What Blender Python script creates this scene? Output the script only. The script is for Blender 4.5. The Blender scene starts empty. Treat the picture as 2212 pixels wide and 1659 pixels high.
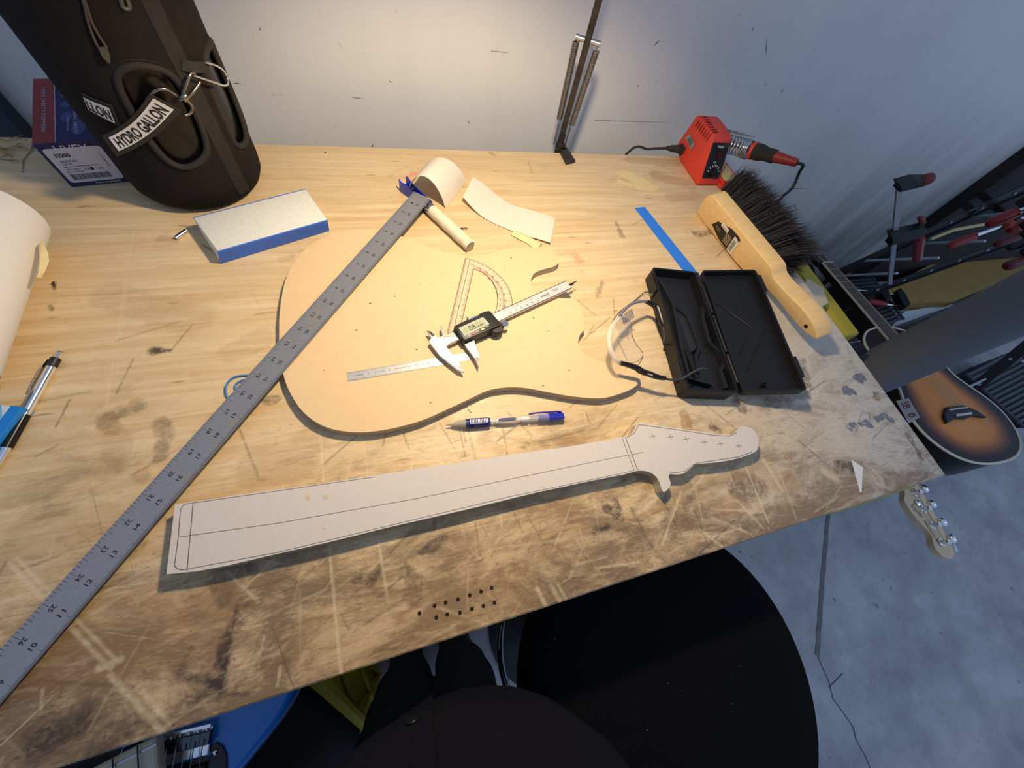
import bpy, bmesh, math, random
import numpy as np
from mathutils import Vector, Matrix
random.seed(7); RNG = np.random.RandomState(11)
SC = bpy.context.scene
COL = SC.collection
pi = math.pi

# ------------------------------------------------------------------ camera
CR = np.array([[0.951306, -0.24806, 0.182985], [-0.142743, -0.880655, -0.451743], [0.273206, 0.403626, -0.873181]])
CP = np.array([-0.782164, 0.057842, 0.448701]); CF = 806.925; IW, IH = 2212, 1659
cam = bpy.data.cameras.new('camera'); cam_o = bpy.data.objects.new('camera', cam); COL.objects.link(cam_o)
cam.sensor_fit = 'HORIZONTAL'; cam.sensor_width = 36.0; cam.lens = CF / IW * 36.0
cam.clip_start = 0.01; cam.clip_end = 50
mw = Matrix.Identity(4)
for i in range(3):
    mw[i][0] = CR[0][i]; mw[i][1] = -CR[1][i]; mw[i][2] = -CR[2][i]; mw[i][3] = CP[i]
cam_o.matrix_world = mw
SC.camera = cam_o
SC.view_settings.view_transform = 'Standard'; SC.view_settings.look = 'None'
SC.view_settings.gamma = 1.0; SC.view_settings.exposure = 0.0; SC.view_settings.use_curve_mapping = False

# ------------------------------------------------------------------ world (dim cool room light) and an unseen ceiling area light added for some direction
wd = bpy.data.worlds.new('world'); SC.world = wd; wd.use_nodes = True
wd.node_tree.nodes['Background'].inputs[0].default_value = (0.27, 0.37, 0.58, 1)
wd.node_tree.nodes['Background'].inputs[1].default_value = 0.85
def area_light(name, loc, tgt, sx, sy, power, col):
    l = bpy.data.lights.new(name, 'AREA'); l.shape = 'RECTANGLE'; l.size = sx; l.size_y = sy; l.energy = power; l.color = col
    o = bpy.data.objects.new(name, l); COL.objects.link(o); o.location = loc
    o.rotation_euler = (Vector(tgt) - Vector(loc)).to_track_quat('-Z', 'Y').to_euler()
    return o
area_light('ceiling_fill', (1.3, -0.9, 1.9), (1.1, 0.1, -0.5), 1.2, 1.2, 6.0, (0.62, 0.78, 1.0))
LAMP_POS = np.array((-0.63, 0.425, 0.455)); LAMP_W = 13.6; LAMP_COL = (1.0, 0.81, 0.53)
FLOOR = -0.88; WALLY = 0.92

# ------------------------------------------------------------------ helpers
def ray(px, py): return CR.T @ np.array([(px - IW / 2) / CF, (py - IH / 2) / CF, 1.0])
def at(px, py, z=0.0):
    d = ray(px, py); return CP + d * (z - CP[2]) / d[2]
def aty(px, py, Y):
    d = ray(px, py); return CP + d * (Y - CP[1]) / d[1]
def atx(px, py, X):
    d = ray(px, py); return CP + d * (X - CP[0]) / d[0]
def unit(v): v = np.asarray(v, float); return v / np.linalg.norm(v)
class Fr:
    """a right-handed frame: origin and three axes"""
    def __init__(s, o=(0, 0, 0), x=(1, 0, 0), z=(0, 0, 1)):
        s.o = np.asarray(o, float); s.z = unit(z); x = np.asarray(x, float); s.x = unit(x - s.z * (x @ s.z)); s.y = np.cross(s.z, s.x)
    def __call__(s, p):
        p = np.atleast_2d(np.asarray(p, float)); r = s.o + p[:, :1] * s.x + p[:, 1:2] * s.y + p[:, 2:3] * s.z
        return r
    def at(s, x, y=0, z=0): return s.o + x * s.x + y * s.y + z * s.z
    def sub(s, o, ang=0):
        f = Fr(s.at(*o), s.x * math.cos(ang) + s.y * math.sin(ang), s.z); return f
W0 = Fr()
def lin(c):
    return tuple(((v / 255) / 12.92 if v / 255 <= 0.04045 else ((v / 255 + 0.055) / 1.055) ** 2.4) for v in c)
MATS = {}
def mat(name, c, rough=0.5, metal=0.0, var=0.0, scale=30.0, bump=0.0, bscale=200.0, spec=0.5, stretch=None, c2=None, trans=0.0, ior=1.45, alpha=1.0, coat=0.0, detail=4.0):
    """c, c2 in sRGB 0-255; var mixes in noise towards c2 (or a darker c)"""
    if name in MATS: return MATS[name]
    m = bpy.data.materials.new(name); m.use_nodes = True; nt = m.node_tree; b = nt.nodes['Principled BSDF']
    L = nt.links.new; c = lin(c)
    b.inputs['Base Color'].default_value = (*c, 1); b.inputs['Roughness'].default_value = rough; b.inputs['Metallic'].default_value = metal
    b.inputs['Specular IOR Level'].default_value = spec; b.inputs['Transmission Weight'].default_value = trans; b.inputs['IOR'].default_value = ior
    b.inputs['Alpha'].default_value = alpha; b.inputs['Coat Weight'].default_value = coat
    if var > 0 or bump > 0:
        tc = nt.nodes.new('ShaderNodeTexCoord'); mp = nt.nodes.new('ShaderNodeMapping'); L(tc.outputs['Object'], mp.inputs['Vector'])
        if stretch: mp.inputs['Scale'].default_value = stretch
    if var > 0:
        n = nt.nodes.new('ShaderNodeTexNoise'); n.inputs['Scale'].default_value = scale; n.inputs['Detail'].default_value = detail; L(mp.outputs[0], n.inputs['Vector'])
        r = nt.nodes.new('ShaderNodeMapRange'); r.inputs[1].default_value = 0.35; r.inputs[2].default_value = 0.7; r.inputs[4].default_value = var; L(n.outputs['Fac'], r.inputs[0])
        mx = nt.nodes.new('ShaderNodeMix'); mx.data_type = 'RGBA'
        d = lin(c2) if c2 else tuple(v * 0.35 for v in c)
        mx.inputs[6].default_value = (*c, 1); mx.inputs[7].default_value = (*d, 1); L(r.outputs[0], mx.inputs[0]); L(mx.outputs[2], b.inputs['Base Color'])
    if bump > 0:
        n2 = nt.nodes.new('ShaderNodeTexNoise'); n2.inputs['Scale'].default_value = bscale; n2.inputs['Detail'].default_value = 3; L(mp.outputs[0], n2.inputs['Vector'])
        bp = nt.nodes.new('ShaderNodeBump'); bp.inputs['Strength'].default_value = bump; bp.inputs['Distance'].default_value = 0.001; L(n2.outputs['Fac'], bp.inputs['Height']); L(bp.outputs[0], b.inputs['Normal'])
    MATS[name] = m; return m
BASES = {}
def empty(name, label, cat, loc, group=None):
    o = bpy.data.objects.new(name, None); COL.objects.link(o); o.location = tuple(loc); o.empty_display_size = 0.02
    o['label'] = label; o['category'] = cat
    if group: o['group'] = group
    BASES[o.name] = np.asarray(loc, float); return o
def tag(o, label, cat=None, group=None, kind=None):
    o['label'] = label
    if cat: o['category'] = cat
    if group: o['group'] = group
    if kind: o['kind'] = kind
    return o
class MB:
    """collects geometry in world coordinates; obj() links it as one mesh object"""
    def __init__(s): s.v = []; s.f = []; s.mi = []; s.n = 0; s.cur = 0
    def add(s, v, f):
        v = np.atleast_2d(np.asarray(v, float)); s.v.append(v); b = s.n
        for q in f: s.f.append([i + b for i in q]); s.mi.append(s.cur)
        s.n += len(v); return s
    def box(s, a, b, fr=W0):
        (x0, y0, z0), (x1, y1, z1) = a, b
        s.add(fr([(x0, y0, z0), (x1, y0, z0), (x1, y1, z0), (x0, y1, z0), (x0, y0, z1), (x1, y0, z1), (x1, y1, z1), (x0, y1, z1)]),
              [(3, 2, 1, 0), (4, 5, 6, 7), (0, 1, 5, 4), (1, 2, 6, 5), (2, 3, 7, 6), (3, 0, 4, 7)]); return s
    def prism(s, poly, z0, z1, fr=W0):
        """poly: 2-D outline in the frame's xy, any winding"""
        p = np.asarray(poly, float)
        ar = 0.5 * np.sum(p[:, 0] * np.roll(p[:, 1], -1) - np.roll(p[:, 0], -1) * p[:, 1])
        if ar < 0: p = p[::-1]
        n = len(p); v = np.vstack([np.c_[p, np.full(n, z0)], np.c_[p, np.full(n, z1)]])
        f = [list(range(n))[::-1], list(range(n, 2 * n))] + [(i, (i + 1) % n, n + (i + 1) % n, n + i) for i in range(n)]
        s.add(fr(v), f); return s
    def flat(s, poly, z, fr=W0):
        p = np.asarray(poly, float)
        ar = 0.5 * np.sum(p[:, 0] * np.roll(p[:, 1], -1) - np.roll(p[:, 0], -1) * p[:, 1])
        if ar < 0: p = p[::-1]
        s.add(fr(np.c_[p, np.full(len(p), z)]), [list(range(len(p)))]); return s
    def loft(s, rings, cap=True, closed=False):
        n = len(rings[0]); v = np.vstack(rings); f = []
        m = len(rings)
        for k in range(m if closed else m - 1):
            a = k * n; b = ((k + 1) % m) * n
            for i in range(n): j = (i + 1) % n; f.append((a + i, a + j, b + j, b + i))
        if cap and not closed: f.append(list(range(n))[::-1]); f.append(list(range((m - 1) * n, m * n)))
        s.add(v, f); return s
    def tube(s, path, r, n=8, cap=True, closed=False, flatten=1.0, up=None):
        P = np.asarray(path, float); m = len(P); R = np.full(m, r) if np.isscalar(r) else np.asarray(r, float)
        rings = []; prev = None
        for k in range(m):
            if closed: t = P[(k + 1) % m] - P[k - 1]
            else: t = P[min(k + 1, m - 1)] - P[max(k - 1, 0)]
            t = unit(t)
            if prev is None:
                a = np.asarray(up, float) if up is not None else (np.array([0, 0, 1.0]) if abs(t[2]) < 0.9 else np.array([1.0, 0, 0]))
            else: a = prev
            if up is not None: a = np.asarray(up, float)
            a = unit(a - t * (a @ t)); b = np.cross(t, a); prev = a
            th = np.arange(n) * 2 * pi / n
            rings.append(P[k] + R[k] * (np.cos(th)[:, None] * a * flatten + np.sin(th)[:, None] * b))
        s.loft(rings, cap, closed); return s
    def lathe(s, prof, o, d, n=24, cap=True):
        """prof: list of (radius, distance along d)"""
        fr = Fr(o, (1, 0, 0) if abs(unit(d)[0]) < 0.9 else (0, 1, 0), d); th = np.arange(n) * 2 * pi / n
        s.loft([fr(np.c_[max(r, 1e-6) * np.cos(th), max(r, 1e-6) * np.sin(th), np.full(n, h)]) for r, h in prof], cap); return s
    def sheet(s, rows):
        """grid of points rows[i][j]"""
        A = np.asarray(rows, float); m, n = A.shape[:2]
        s.add(A.reshape(-1, 3), [(i * n + j, i * n + j + 1, (i + 1) * n + j + 1, (i + 1) * n + j) for i in range(m - 1) for j in range(n - 1)]); return s
    def sphere(s, c, r, n=12, m=8):
        c = np.asarray(c, float); r = np.asarray(r, float) * np.ones(3); th = np.arange(n) * 2 * pi / n
        rings = []
        for k in range(1, m):
            a = pi * k / m; rings.append(c + r * np.c_[math.sin(a) * np.cos(th), math.sin(a) * np.sin(th), np.full(n, -math.cos(a))])
        s.loft(rings, True); return s
    def text(s, body, fr, h=None, w=None, align='C', z=0.0, bold=0.0):
        """flat lettering in the frame's xy plane, baseline along x; h cap height, w total width"""
        v, f = glyphs(body, bold)
        if len(v) == 0: return s
        v = v.copy(); lo = v.min(0); hi = v.max(0); sw = hi[0] - lo[0]
        sy = h / 0.73 if h else w / sw
        sx = (w / sw) if w else sy
        if not h: sy = sx
        x = (v[:, 0] - lo[0]) * sx; y = v[:, 1] * sy
        if align == 'C': x -= sw * sx / 2
        if align == 'R': x -= sw * sx
        s.add(fr(np.c_[x, y, np.full(len(x), z)]), f); return s
    def obj(s, name, m, parent=None, smooth=0, bevel=0.0, segs=2, base=None, thick=0.0):
        v = np.vstack(s.v)
        if parent is not None: o0 = BASES[parent.name]
        elif base is not None: o0 = np.asarray(base, float)
        else: o0 = np.array([(v[:, 0].min() + v[:, 0].max()) / 2, (v[:, 1].min() + v[:, 1].max()) / 2, v[:, 2].min()])
        me = bpy.data.meshes.new(name); me.from_pydata((v - o0).tolist(), [], s.f); 
        ms = m if isinstance(m, (list, tuple)) else [m]
        for q in ms: me.materials.append(q)
        if len(ms) > 1: me.polygons.foreach_set('material_index', s.mi)
        me.update()
        if bevel > 0 or thick:
            bm = bmesh.new(); bm.from_mesh(me)
            bmesh.ops.remove_doubles(bm, verts=bm.verts, dist=1e-6)
            if thick: bmesh.ops.solidify(bm, geom=bm.faces[:], thickness=thick)
            if bevel > 0:
                bm.normal_update()
                es = [e for e in bm.edges if len(e.link_faces) == 2 and e.calc_face_angle(0) > 0.5]
                if es: bmesh.ops.bevel(bm, geom=es, offset=bevel, segments=segs, affect='EDGES', profile=0.5, clamp_overlap=True)
            bm.to_mesh(me); bm.free()
        if smooth:
            me.shade_smooth(); me.set_sharp_from_angle(angle=math.radians(smooth if smooth > 1 else 40))
        o = bpy.data.objects.new(name, me); COL.objects.link(o)
        if parent is not None: o.parent = parent; BASES[o.name] = o0
        else: o.location = tuple(o0); BASES[o.name] = o0
        return o
GL = {}
def glyphs(body, bold=0.0):
    if (body, bold) in GL: return GL[(body, bold)]
    c = bpy.data.curves.new('t', 'FONT'); c.body = body; c.size = 1.0; c.resolution_u = 2; c.fill_mode = 'FRONT'; c.offset = bold
    o = bpy.data.objects.new('t', c); me = bpy.data.meshes.new_from_object(o)
    v = np.array([q.co[:] for q in me.vertices]); f = [list(p.vertices) for p in me.polygons]
    bpy.data.objects.remove(o); bpy.data.curves.remove(c); bpy.data.meshes.remove(me)
    GL[(body, bold)] = (v, f); return v, f
def smooth_poly(P, n=6, closed=True, tens=0.5):
    """Catmull-Rom through the points"""
    P = np.asarray(P, float); m = len(P); out = []
    for i in range(m if closed else m - 1):
        if closed: p0, p1, p2, p3 = P[i - 1], P[i], P[(i + 1) % m], P[(i + 2) % m]
        else: p0, p1, p2, p3 = P[max(i - 1, 0)], P[i], P[i + 1], P[min(i + 2, m - 1)]
        for k in range(n):
            t = k / n; out.append(0.5 * (2 * p1 + (p2 - p0) * t + (2 * p0 - 5 * p1 + 4 * p2 - p3) * t * t + (3 * p1 - p0 - 3 * p2 + p3) * t ** 3))
    if not closed: out.append(P[-1])
    return np.array(out)
def rrect(x0, y0, x1, y1, r, n=4):
    out = []
    for cx, cy, a in ((x1 - r, y0 + r, -pi / 2), (x1 - r, y1 - r, 0), (x0 + r, y1 - r, pi / 2), (x0 + r, y0 + r, pi)):
        for k in range(n + 1): t = a + k / n * pi / 2; out.append((cx + r * math.cos(t), cy + r * math.sin(t)))
    return out
def helix(o, d, r, pitch, turns, n=14, x=None):
    fr = Fr(o, x if x is not None else ((1, 0, 0) if abs(unit(d)[0]) < 0.9 else (0, 1, 0)), d); k = np.arange(int(turns * n) + 1); t = k / n * 2 * pi
    return fr(np.c_[r * np.cos(t), r * np.sin(t), k / n * pitch])
BLK = mat('black_plastic', (26, 26, 28), 0.45, var=0.4, scale=40, c2=(44, 44, 46))
CHROME = mat('chrome', (240, 240, 242), 0.16, 1.0)
STEEL = mat('brushed_steel', (190, 190, 192), 0.34, 1.0, var=0.3, scale=20, stretch=(3, 60, 3), c2=(150, 150, 152))
INK = mat('black_ink', (22, 21, 22), 0.6)
WHITEINK = mat('white_ink', (228, 228, 226), 0.6)
PAPER = mat('white_paper', (226, 222, 218), 0.8, bump=0.05, bscale=60)
# ================================================================== the room
def new_nodes(name):
    m = bpy.data.materials.new(name); m.use_nodes = True; nt = m.node_tree; return m, nt, nt.nodes['Principled BSDF']
def N(nt, t, **k):
    n = nt.nodes.new(t)
    for a, b in k.items(): setattr(n, a, b)
    return n
def mixc(nt, fac, a, b):
    x = N(nt, 'ShaderNodeMix', data_type='RGBA'); 
    for s, q in ((0, fac), (6, a), (7, b)):
        if isinstance(q, (float, int)): x.inputs[s].default_value = q
        elif isinstance(q, tuple): x.inputs[s].default_value = (*q, 1)
        else: nt.links.new(q, x.inputs[s])
    return x.outputs[2]
def rng(nt, v, a, b, c=0.0, d=1.0):
    r = N(nt, 'ShaderNodeMapRange'); nt.links.new(v, r.inputs[0])
    for i, q in enumerate((a, b, c, d)): r.inputs[i + 1].default_value = q
    return r.outputs[0]
def math_(nt, op, a, b=None):
    x = N(nt, 'ShaderNodeMath', operation=op)
    for i, q in enumerate((a, b)):
        if q is None: continue
        if isinstance(q, (float, int)): x.inputs[i].default_value = q
        else: nt.links.new(q, x.inputs[i])
    return x.outputs[0]
def noise(nt, vec, scale, detail=4, rough=0.55, st=None, dist=0.0):
    if st:
        mp = N(nt, 'ShaderNodeMapping'); mp.inputs['Scale'].default_value = st; nt.links.new(vec, mp.inputs['Vector']); vec = mp.outputs[0]
    n = N(nt, 'ShaderNodeTexNoise'); n.inputs['Scale'].default_value = scale; n.inputs['Detail'].default_value = detail; n.inputs['Roughness'].default_value = rough; n.inputs['Distortion'].default_value = dist
    nt.links.new(vec, n.inputs['Vector']); return n.outputs['Fac']
def worldpos(nt): return N(nt, 'ShaderNodeNewGeometry').outputs['Position']

def wall_mat():
    m, nt, b = new_nodes('painted_wall'); p = worldpos(nt)
    streak = noise(nt, p, 5.0, 5, 0.6, (1.2, 1, 0.10)); patch = noise(nt, p, 2.2, 4); fine = noise(nt, p, 55, 4)
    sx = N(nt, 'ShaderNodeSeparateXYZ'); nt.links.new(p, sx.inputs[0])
    low = rng(nt, sx.outputs[2], 0.15, -0.45)                       # lower wall: stain streaks and painted-in shade
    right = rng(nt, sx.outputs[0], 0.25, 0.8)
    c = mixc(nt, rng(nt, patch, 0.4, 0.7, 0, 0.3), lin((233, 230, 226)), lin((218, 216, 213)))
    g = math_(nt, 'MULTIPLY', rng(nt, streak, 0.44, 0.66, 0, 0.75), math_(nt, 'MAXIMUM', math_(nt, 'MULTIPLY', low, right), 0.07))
    c = mixc(nt, math_(nt, 'MULTIPLY', math_(nt, 'MULTIPLY', low, right), .55), c, lin((150, 148, 146)))  # paints the shade of the lower right wall into its colour
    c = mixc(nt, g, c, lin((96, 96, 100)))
    c = mixc(nt, rng(nt, fine, 0.70, 0.76, 0, 0.35), c, lin((120, 116, 110)))
    nt.links.new(c, b.inputs['Base Color']); b.inputs['Roughness'].default_value = 0.55
    bp = N(nt, 'ShaderNodeBump'); bp.inputs['Strength'].default_value = 0.25; bp.inputs['Distance'].default_value = 0.002
    nt.links.new(noise(nt, p, 30, 4), bp.inputs['Height']); nt.links.new(bp.outputs[0], b.inputs['Normal']); return m
def floor_mat():
    m, nt, b = new_nodes('concrete_floor'); p = worldpos(nt)
    c = mixc(nt, rng(nt, noise(nt, p, 5, 6, 0.65), 0.35, 0.68), lin((184, 185, 187)), lin((142, 143, 146)))
    c = mixc(nt, rng(nt, noise(nt, p, 26, 3, 0.6), 0.66, 0.74, 0, 0.75), c, lin((84, 84, 88)))
    c = mixc(nt, rng(nt, noise(nt, p, 70, 3, 0.6), 0.68, 0.74, 0, 0.5), c, lin((96, 96, 98)))
    c = mixc(nt, rng(nt, noise(nt, p, 9, 4, 0.5, (1, 1, 1)), 0.62, 0.8, 0, 0.35), c, lin((225, 225, 225)))
    nt.links.new(c, b.inputs['Base Color']); b.inputs['Roughness'].default_value = 0.6
    bp = N(nt, 'ShaderNodeBump'); bp.inputs['Strength'].default_value = 0.2; nt.links.new(noise(nt, p, 60, 4), bp.inputs['Height']); bp.inputs['Distance'].default_value = 0.003
    nt.links.new(bp.outputs[0], b.inputs['Normal']); return m
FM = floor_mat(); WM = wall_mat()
fl = MB().box((-3.2, -2.6, FLOOR - 0.05), (3.4, WALLY, FLOOR)).obj('floor', FM); tag(fl, 'scuffed grey concrete floor with a filled joint', kind='structure')
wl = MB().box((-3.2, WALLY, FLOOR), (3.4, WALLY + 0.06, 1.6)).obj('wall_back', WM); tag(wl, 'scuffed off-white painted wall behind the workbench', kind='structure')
# scuff marks on the wall
mk = MB()
for a, b, w in (((1656, 84), (1654, 125), 1.2), ((1414, 98), (1425, 86), 2.5), ((1376, 187), (1381, 184), 2.5), ((1625, 66), (1629, 58), 2), ((1688, 200), (1693, 191), 2), ((1700, 407), (1752, 407), 2), ((1715, 440), (1722, 456), 1.6), ((1690, 450), (1702, 455), 1.6),
                ((1284, 260), (1455, 264), 1.2), ((1653, 185), (1658, 178), 1.6), ((505, 180), (522, 181), 1.6), ((805, 312), (803, 318), 3), ((840, 175), (848, 178), 1.2), ((1060, 110), (1100, 114), 1.0), ((560, 60), (563, 66), 1.5), ((760, 210), (790, 214), 1.0), ((1010, 260), (1014, 268), 1.4)):
    A = aty(*a, WALLY); B = aty(*b, WALLY); d = unit(B - A); n = np.array([-d[2], 0, d[0]]) * w * 0.0007
    y = np.array([0, -0.0006, 0]); mk.add([A - n * .2 + y, B - n * .2 + y, (A + B) / 2 + n + y, A + n * .4 + y], [(0, 1, 2, 3)])
mo = mk.obj('scuff_marks', mat('scuff', (70, 68, 66), 0.8), wl); mo['kind'] = 'stuff'
# dark vertical post at the far left of the wall and an added dark panel for the shadow region at its right end
A = aty(0, 188, WALLY); B = aty(88, 300, WALLY)
x0 = A[0]; st = MB().box((x0 - 0.052, WALLY - 0.03, FLOOR), (x0 - 0.004, WALLY - 0.001, 1.6)).obj('trim_1', mat('dark_post', (58, 66, 74), 0.6, var=0.5, scale=6), bevel=0.003)
tag(st, 'dark grey vertical post on the wall beside the eyewear box', kind='structure')
X1 = aty(2100, 398, WALLY)[0]
wr = MB().box((X1, WALLY - 0.05, FLOOR), (3.4, WALLY - 0.002, 1.6)).obj('shade_panel', mat('dark_panel', (30, 31, 35), 0.8, var=0.6, scale=4, c2=(60, 50, 38)), bevel=0.004)
tag(wr, 'near-black panel standing in for deep shade behind the clamp rack', kind='structure')
# floor joint filler and hairline crack
j = MB(); Pj = [at(*q, FLOOR) for q in ((1805, 1000), (1789, 1110), (1781, 1200), (1775, 1270), (1770, 1340), (1765, 1415))]
j.sheet([[p + np.array([-.006 - .002 * math.sin(i * 2.1), .006, .0012]), p + np.array([.006 + .002 * math.sin(i * 1.7), -.006, .0012])] for i, p in enumerate(smooth_poly(Pj, 5, False))])
o = j.obj('joint_filler', mat('joint_filler', (124, 121, 122), 0.8, var=0.6, scale=30), fl)
ck = MB(); Pc = [at(*q, FLOOR + .001) for q in ((1767, 1418), (1778, 1445), (1790, 1470), (1800, 1510), (1822, 1540), (1843, 1570), (1850, 1600), (1868, 1630), (1880, 1659))]
ck.tube(Pc, 0.0015, 4); Pc2 = [at(*q, FLOOR + .001) for q in ((1790, 1485), (1806, 1470), (1820, 1455))]; ck.tube(Pc2, 0.0012, 4)
o = ck.obj('crack', mat('crack', (96, 100, 108), 0.9), fl)

# ================================================================== workbench
def vnoise(x, y, s, seed, oct=3):
    r = np.zeros_like(x); a = 1.0; tot = 0
    for k in range(oct):
        g = np.random.RandomState(seed + k * 17).rand(256, 256); u = x * s * 2 ** k + 77.7; v = y * s * 2 ** k + 33.3
        i = np.floor(u).astype(int); j = np.floor(v).astype(int); fx = u - i; fy = v - j; fx = fx * fx * (3 - 2 * fx); fy = fy * fy * (3 - 2 * fy)
        q = lambda a_, b_: g[a_ & 255, b_ & 255]
        r += a * ((q(i, j) * (1 - fx) + q(i + 1, j) * fx) * (1 - fy) + (q(i, j + 1) * (1 - fx) + q(i + 1, j + 1) * fx) * fy); tot += a; a *= 0.5
    return r / tot
def seg_d(x, y, a, b):
    ab = b - a; t = np.clip(((x - a[0]) * ab[0] + (y - a[1]) * ab[1]) / (ab @ ab), 0, 1); return np.hypot(x - a[0] - t * ab[0], y - a[1] - t * ab[1])
# light scratches (pixel ends, half width mm), measured on the bench plane
SCR = [((214, 1444), (260, 1425), 2.6), ((1782, 1018), (1806, 1034), 6.0), ((290, 500), (232, 875), .8), ((276, 610), (252, 820), .6), ((20, 1215), (240, 1445), 1.6), ((38, 1205), (255, 1430), 1.2), ((238, 1458), (350, 1580), 2.0), ((309, 1492), (367, 1563), 1.6), ((692, 924), (711, 1174), 1.1), ((711, 1174), (737, 1453), 1.2),
       ((787, 953), (795, 1029), .9), ((816, 1149), (838, 1300), 1.0), ((477, 965), (664, 924), 1.3), ((531, 904), (642, 893), 1.0), ((0, 1300), (230, 1225), .8), ((1424, 1069), (1376, 1110), 2.5), ((1471, 1062), (1430, 1176), 1.3), ((1528, 1012), (1497, 1056), 1.3), ((1538, 1100), (1649, 1105), 1.3),
       ((1538, 1119), (1623, 1154), 1.6), ((1592, 1081), (1649, 1141), 1.3), ((1607, 999), (1660, 1129), 1.2), ((1649, 993), (1690, 1060), 2.2), ((1285, 1227), (1380, 1214), 1.2), ((1160, 1270), (1180, 1310), 2.0), ((1190, 1265), (1212, 1300), 2.2), ((1205, 1262), (1222, 1292), 1.6), ((1520, 1150), (1560, 1180), 1.4),
       ((1540, 1160), (1600, 1140), 1.2), ((1885, 1015), (1905, 1035), 2.2), ((470, 590), (560, 660), .5), ((330, 720), (520, 690), .6), ((840, 950), (960, 1000), .6), ((520, 1440), (600, 1410), .8), ((430, 1180), (560, 1300), .7), ((760, 990), (748, 1040), .8), ((1680, 1010), (1720, 1120), .8), ((940, 1310), (1060, 1350), .7),
       ((100, 620), (420, 560), .5), ((880, 1005), (1080, 960), .6), ((600, 1480), (606, 1440), 1.2), ((1330, 900), (1360, 860), .7), ((1270, 1160), (1230, 1250), .5), ((1100, 1180), (1340, 1150), .5)]
SCR = [(at(*a)[:2], at(*b)[:2], w * .001) for a, b, w in SCR]
# dark stains: polyline in pixels, half width mm, strength
DRK = [([(75, 303), (70, 325), (52, 345), (49, 372)], 1.6, .8), ([(332, 757), (368, 757)], 5, .85), ([(570, 866), (592, 866)], 6, .5), ([(470, 1250), (500, 1200), (530, 1215)], 7, .6), ([(494, 1240), (488, 1300)], 8, .4), ([(512, 1310), (500, 1360), (488, 1400), (480, 1440)], 6, .85), ([(415, 1468), (450, 1470), (478, 1478), (485, 1440)], 6, .9), ([(395, 1455), (430, 1490)], 6, .45), ([(520, 1310), (570, 1295)], 3, .6),
       ([(905, 1195), (925, 1185), (960, 1165)], 4, .75), ([(800, 1258), (822, 1226)], 4.5, .7), ([(768, 1254), (776, 1250)], 3, .6), ([(880, 1230), (895, 1290)], 8, .5), ([(1310, 1100), (1345, 1120)], 5, .7), ([(1290, 1145), (1310, 1140)], 6, .8), ([(1330, 1085), (1340, 1110)], 4, .7), ([(1536, 924), (1552, 928)], 7, .85), ([(1480, 1090), (1500, 1060)], 8, .35), ([(1600, 1060), (1640, 1050)], 18, .5), ([(1820, 1005), (1838, 1012)], 9, .7),
       ([(1130, 965), (1134, 966)], 4, .5), ([(1110, 600), (1116, 603)], 2, .5), ([(115, 612), (118, 625)], 2, .9), ([(108, 662), (112, 668)], 2, .8), ([(85, 1600), (160, 1570)], 14, .7), ([(200, 1620), (300, 1560)], 12, .4), ([(998, 495), (1008, 493)], 3, .8), ([(720, 890), (640, 990)], 20, .25), ([(560, 1010), (640, 1000)], 22, .25), ([(240, 640), (420, 690)], 24, .22), ([(500, 760), (560, 735)], 16, .2),
       ([(1650, 1030), (1700, 1045)], 22, .35), ([(1560, 1100), (1600, 1090)], 14, .4), ([(1960, 940), (1988, 985)], 5, .75), ([(1735, 780), (1745, 830)], 10, .5), ([(1650, 880), (1740, 850)], 10, .35), ([(1590, 870), (1600, 880)], 8, .5), ([(1890, 850), (1890, 855)], 5, .5), ([(60, 1180), (240, 1160)], 30, .28), ([(150, 1380), (420, 1330)], 40, .3), ([(1030, 1180), (1200, 1120)], 40, .2), ([(700, 1390), (1100, 1260)], 35, .25), ([(1500, 505), (1545, 500)], 9, .5),
       ([(1360, 345), (1460, 352)], 14, .30), ([(1420, 380), (1490, 400)], 18, .34), ([(1450, 430), (1500, 420)], 14, .25), ([(1330, 480), (1345, 510)], 4, .35), ([(1300, 610), (1290, 640)], 4, .3), ([(350, 910), (355, 985)], 7, .35), ([(240, 905), (300, 880)], 9, .3), ([(245, 950), (240, 1010)], 14, .2)]
DRK = [([at(*q)[:2] for q in pl], w * .001, s) for pl, w, s in DRK]
GRY = [([(1838, 918), (1872, 908)], 9), ([(1895, 905), (1915, 900)], 11), ([(1858, 822), (1862, 818)], 8), ([(1834, 848), (1840, 846)], 8), ([(1690, 805), (1740, 795)], 2)]
GRY = [([at(*q)[:2] for q in pl], w * .001) for pl, w in GRY]
ORG = [([(1475, 895), (1488, 930)], 7, .7), ([(1230, 950), (1250, 945)], 9, .5), ([(240, 910), (246, 925)], 10, .5), ([(265, 1315), (270, 1325)], 12, .5), ([(352, 1318), (372, 1305)], 11, .5), ([(1700, 985), (1705, 988)], 5, .7), ([(1890, 858), (1896, 860)], 6, .7), ([(300, 1030), (306, 1035)], 9, .4), ([(930, 1320), (960, 1335)], 9, .4), ([(1590, 1030), (1600, 1030)], 6, .3), ([(1060, 330), (1066, 334)], 4, .5), ([(350, 515), (372, 520)], 8, .35), ([(610, 560), (628, 556)], 6, .4), ([(1040, 955), (1080, 975)], 6, .4)]
ORG = [([at(*q)[:2] for q in pl], w * .001, s) for pl, w, s in ORG] + [(pl, w, s * 1.2) for pl, w, s in DRK if w >= .0135 and s <= .4]
DRK = [q for q in DRK if not (q[1] >= .0135 and q[2] <= .4)]
RED = [([(890, 378), (920, 372)], 12, .55), ([(1238, 555), (1252, 565)], 9, .45), ([(1250, 580), (1262, 590)], 6, .4)]
RED = [([at(*q)[:2] for q in pl], w * .001, s) for pl, w, s in RED]
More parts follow.
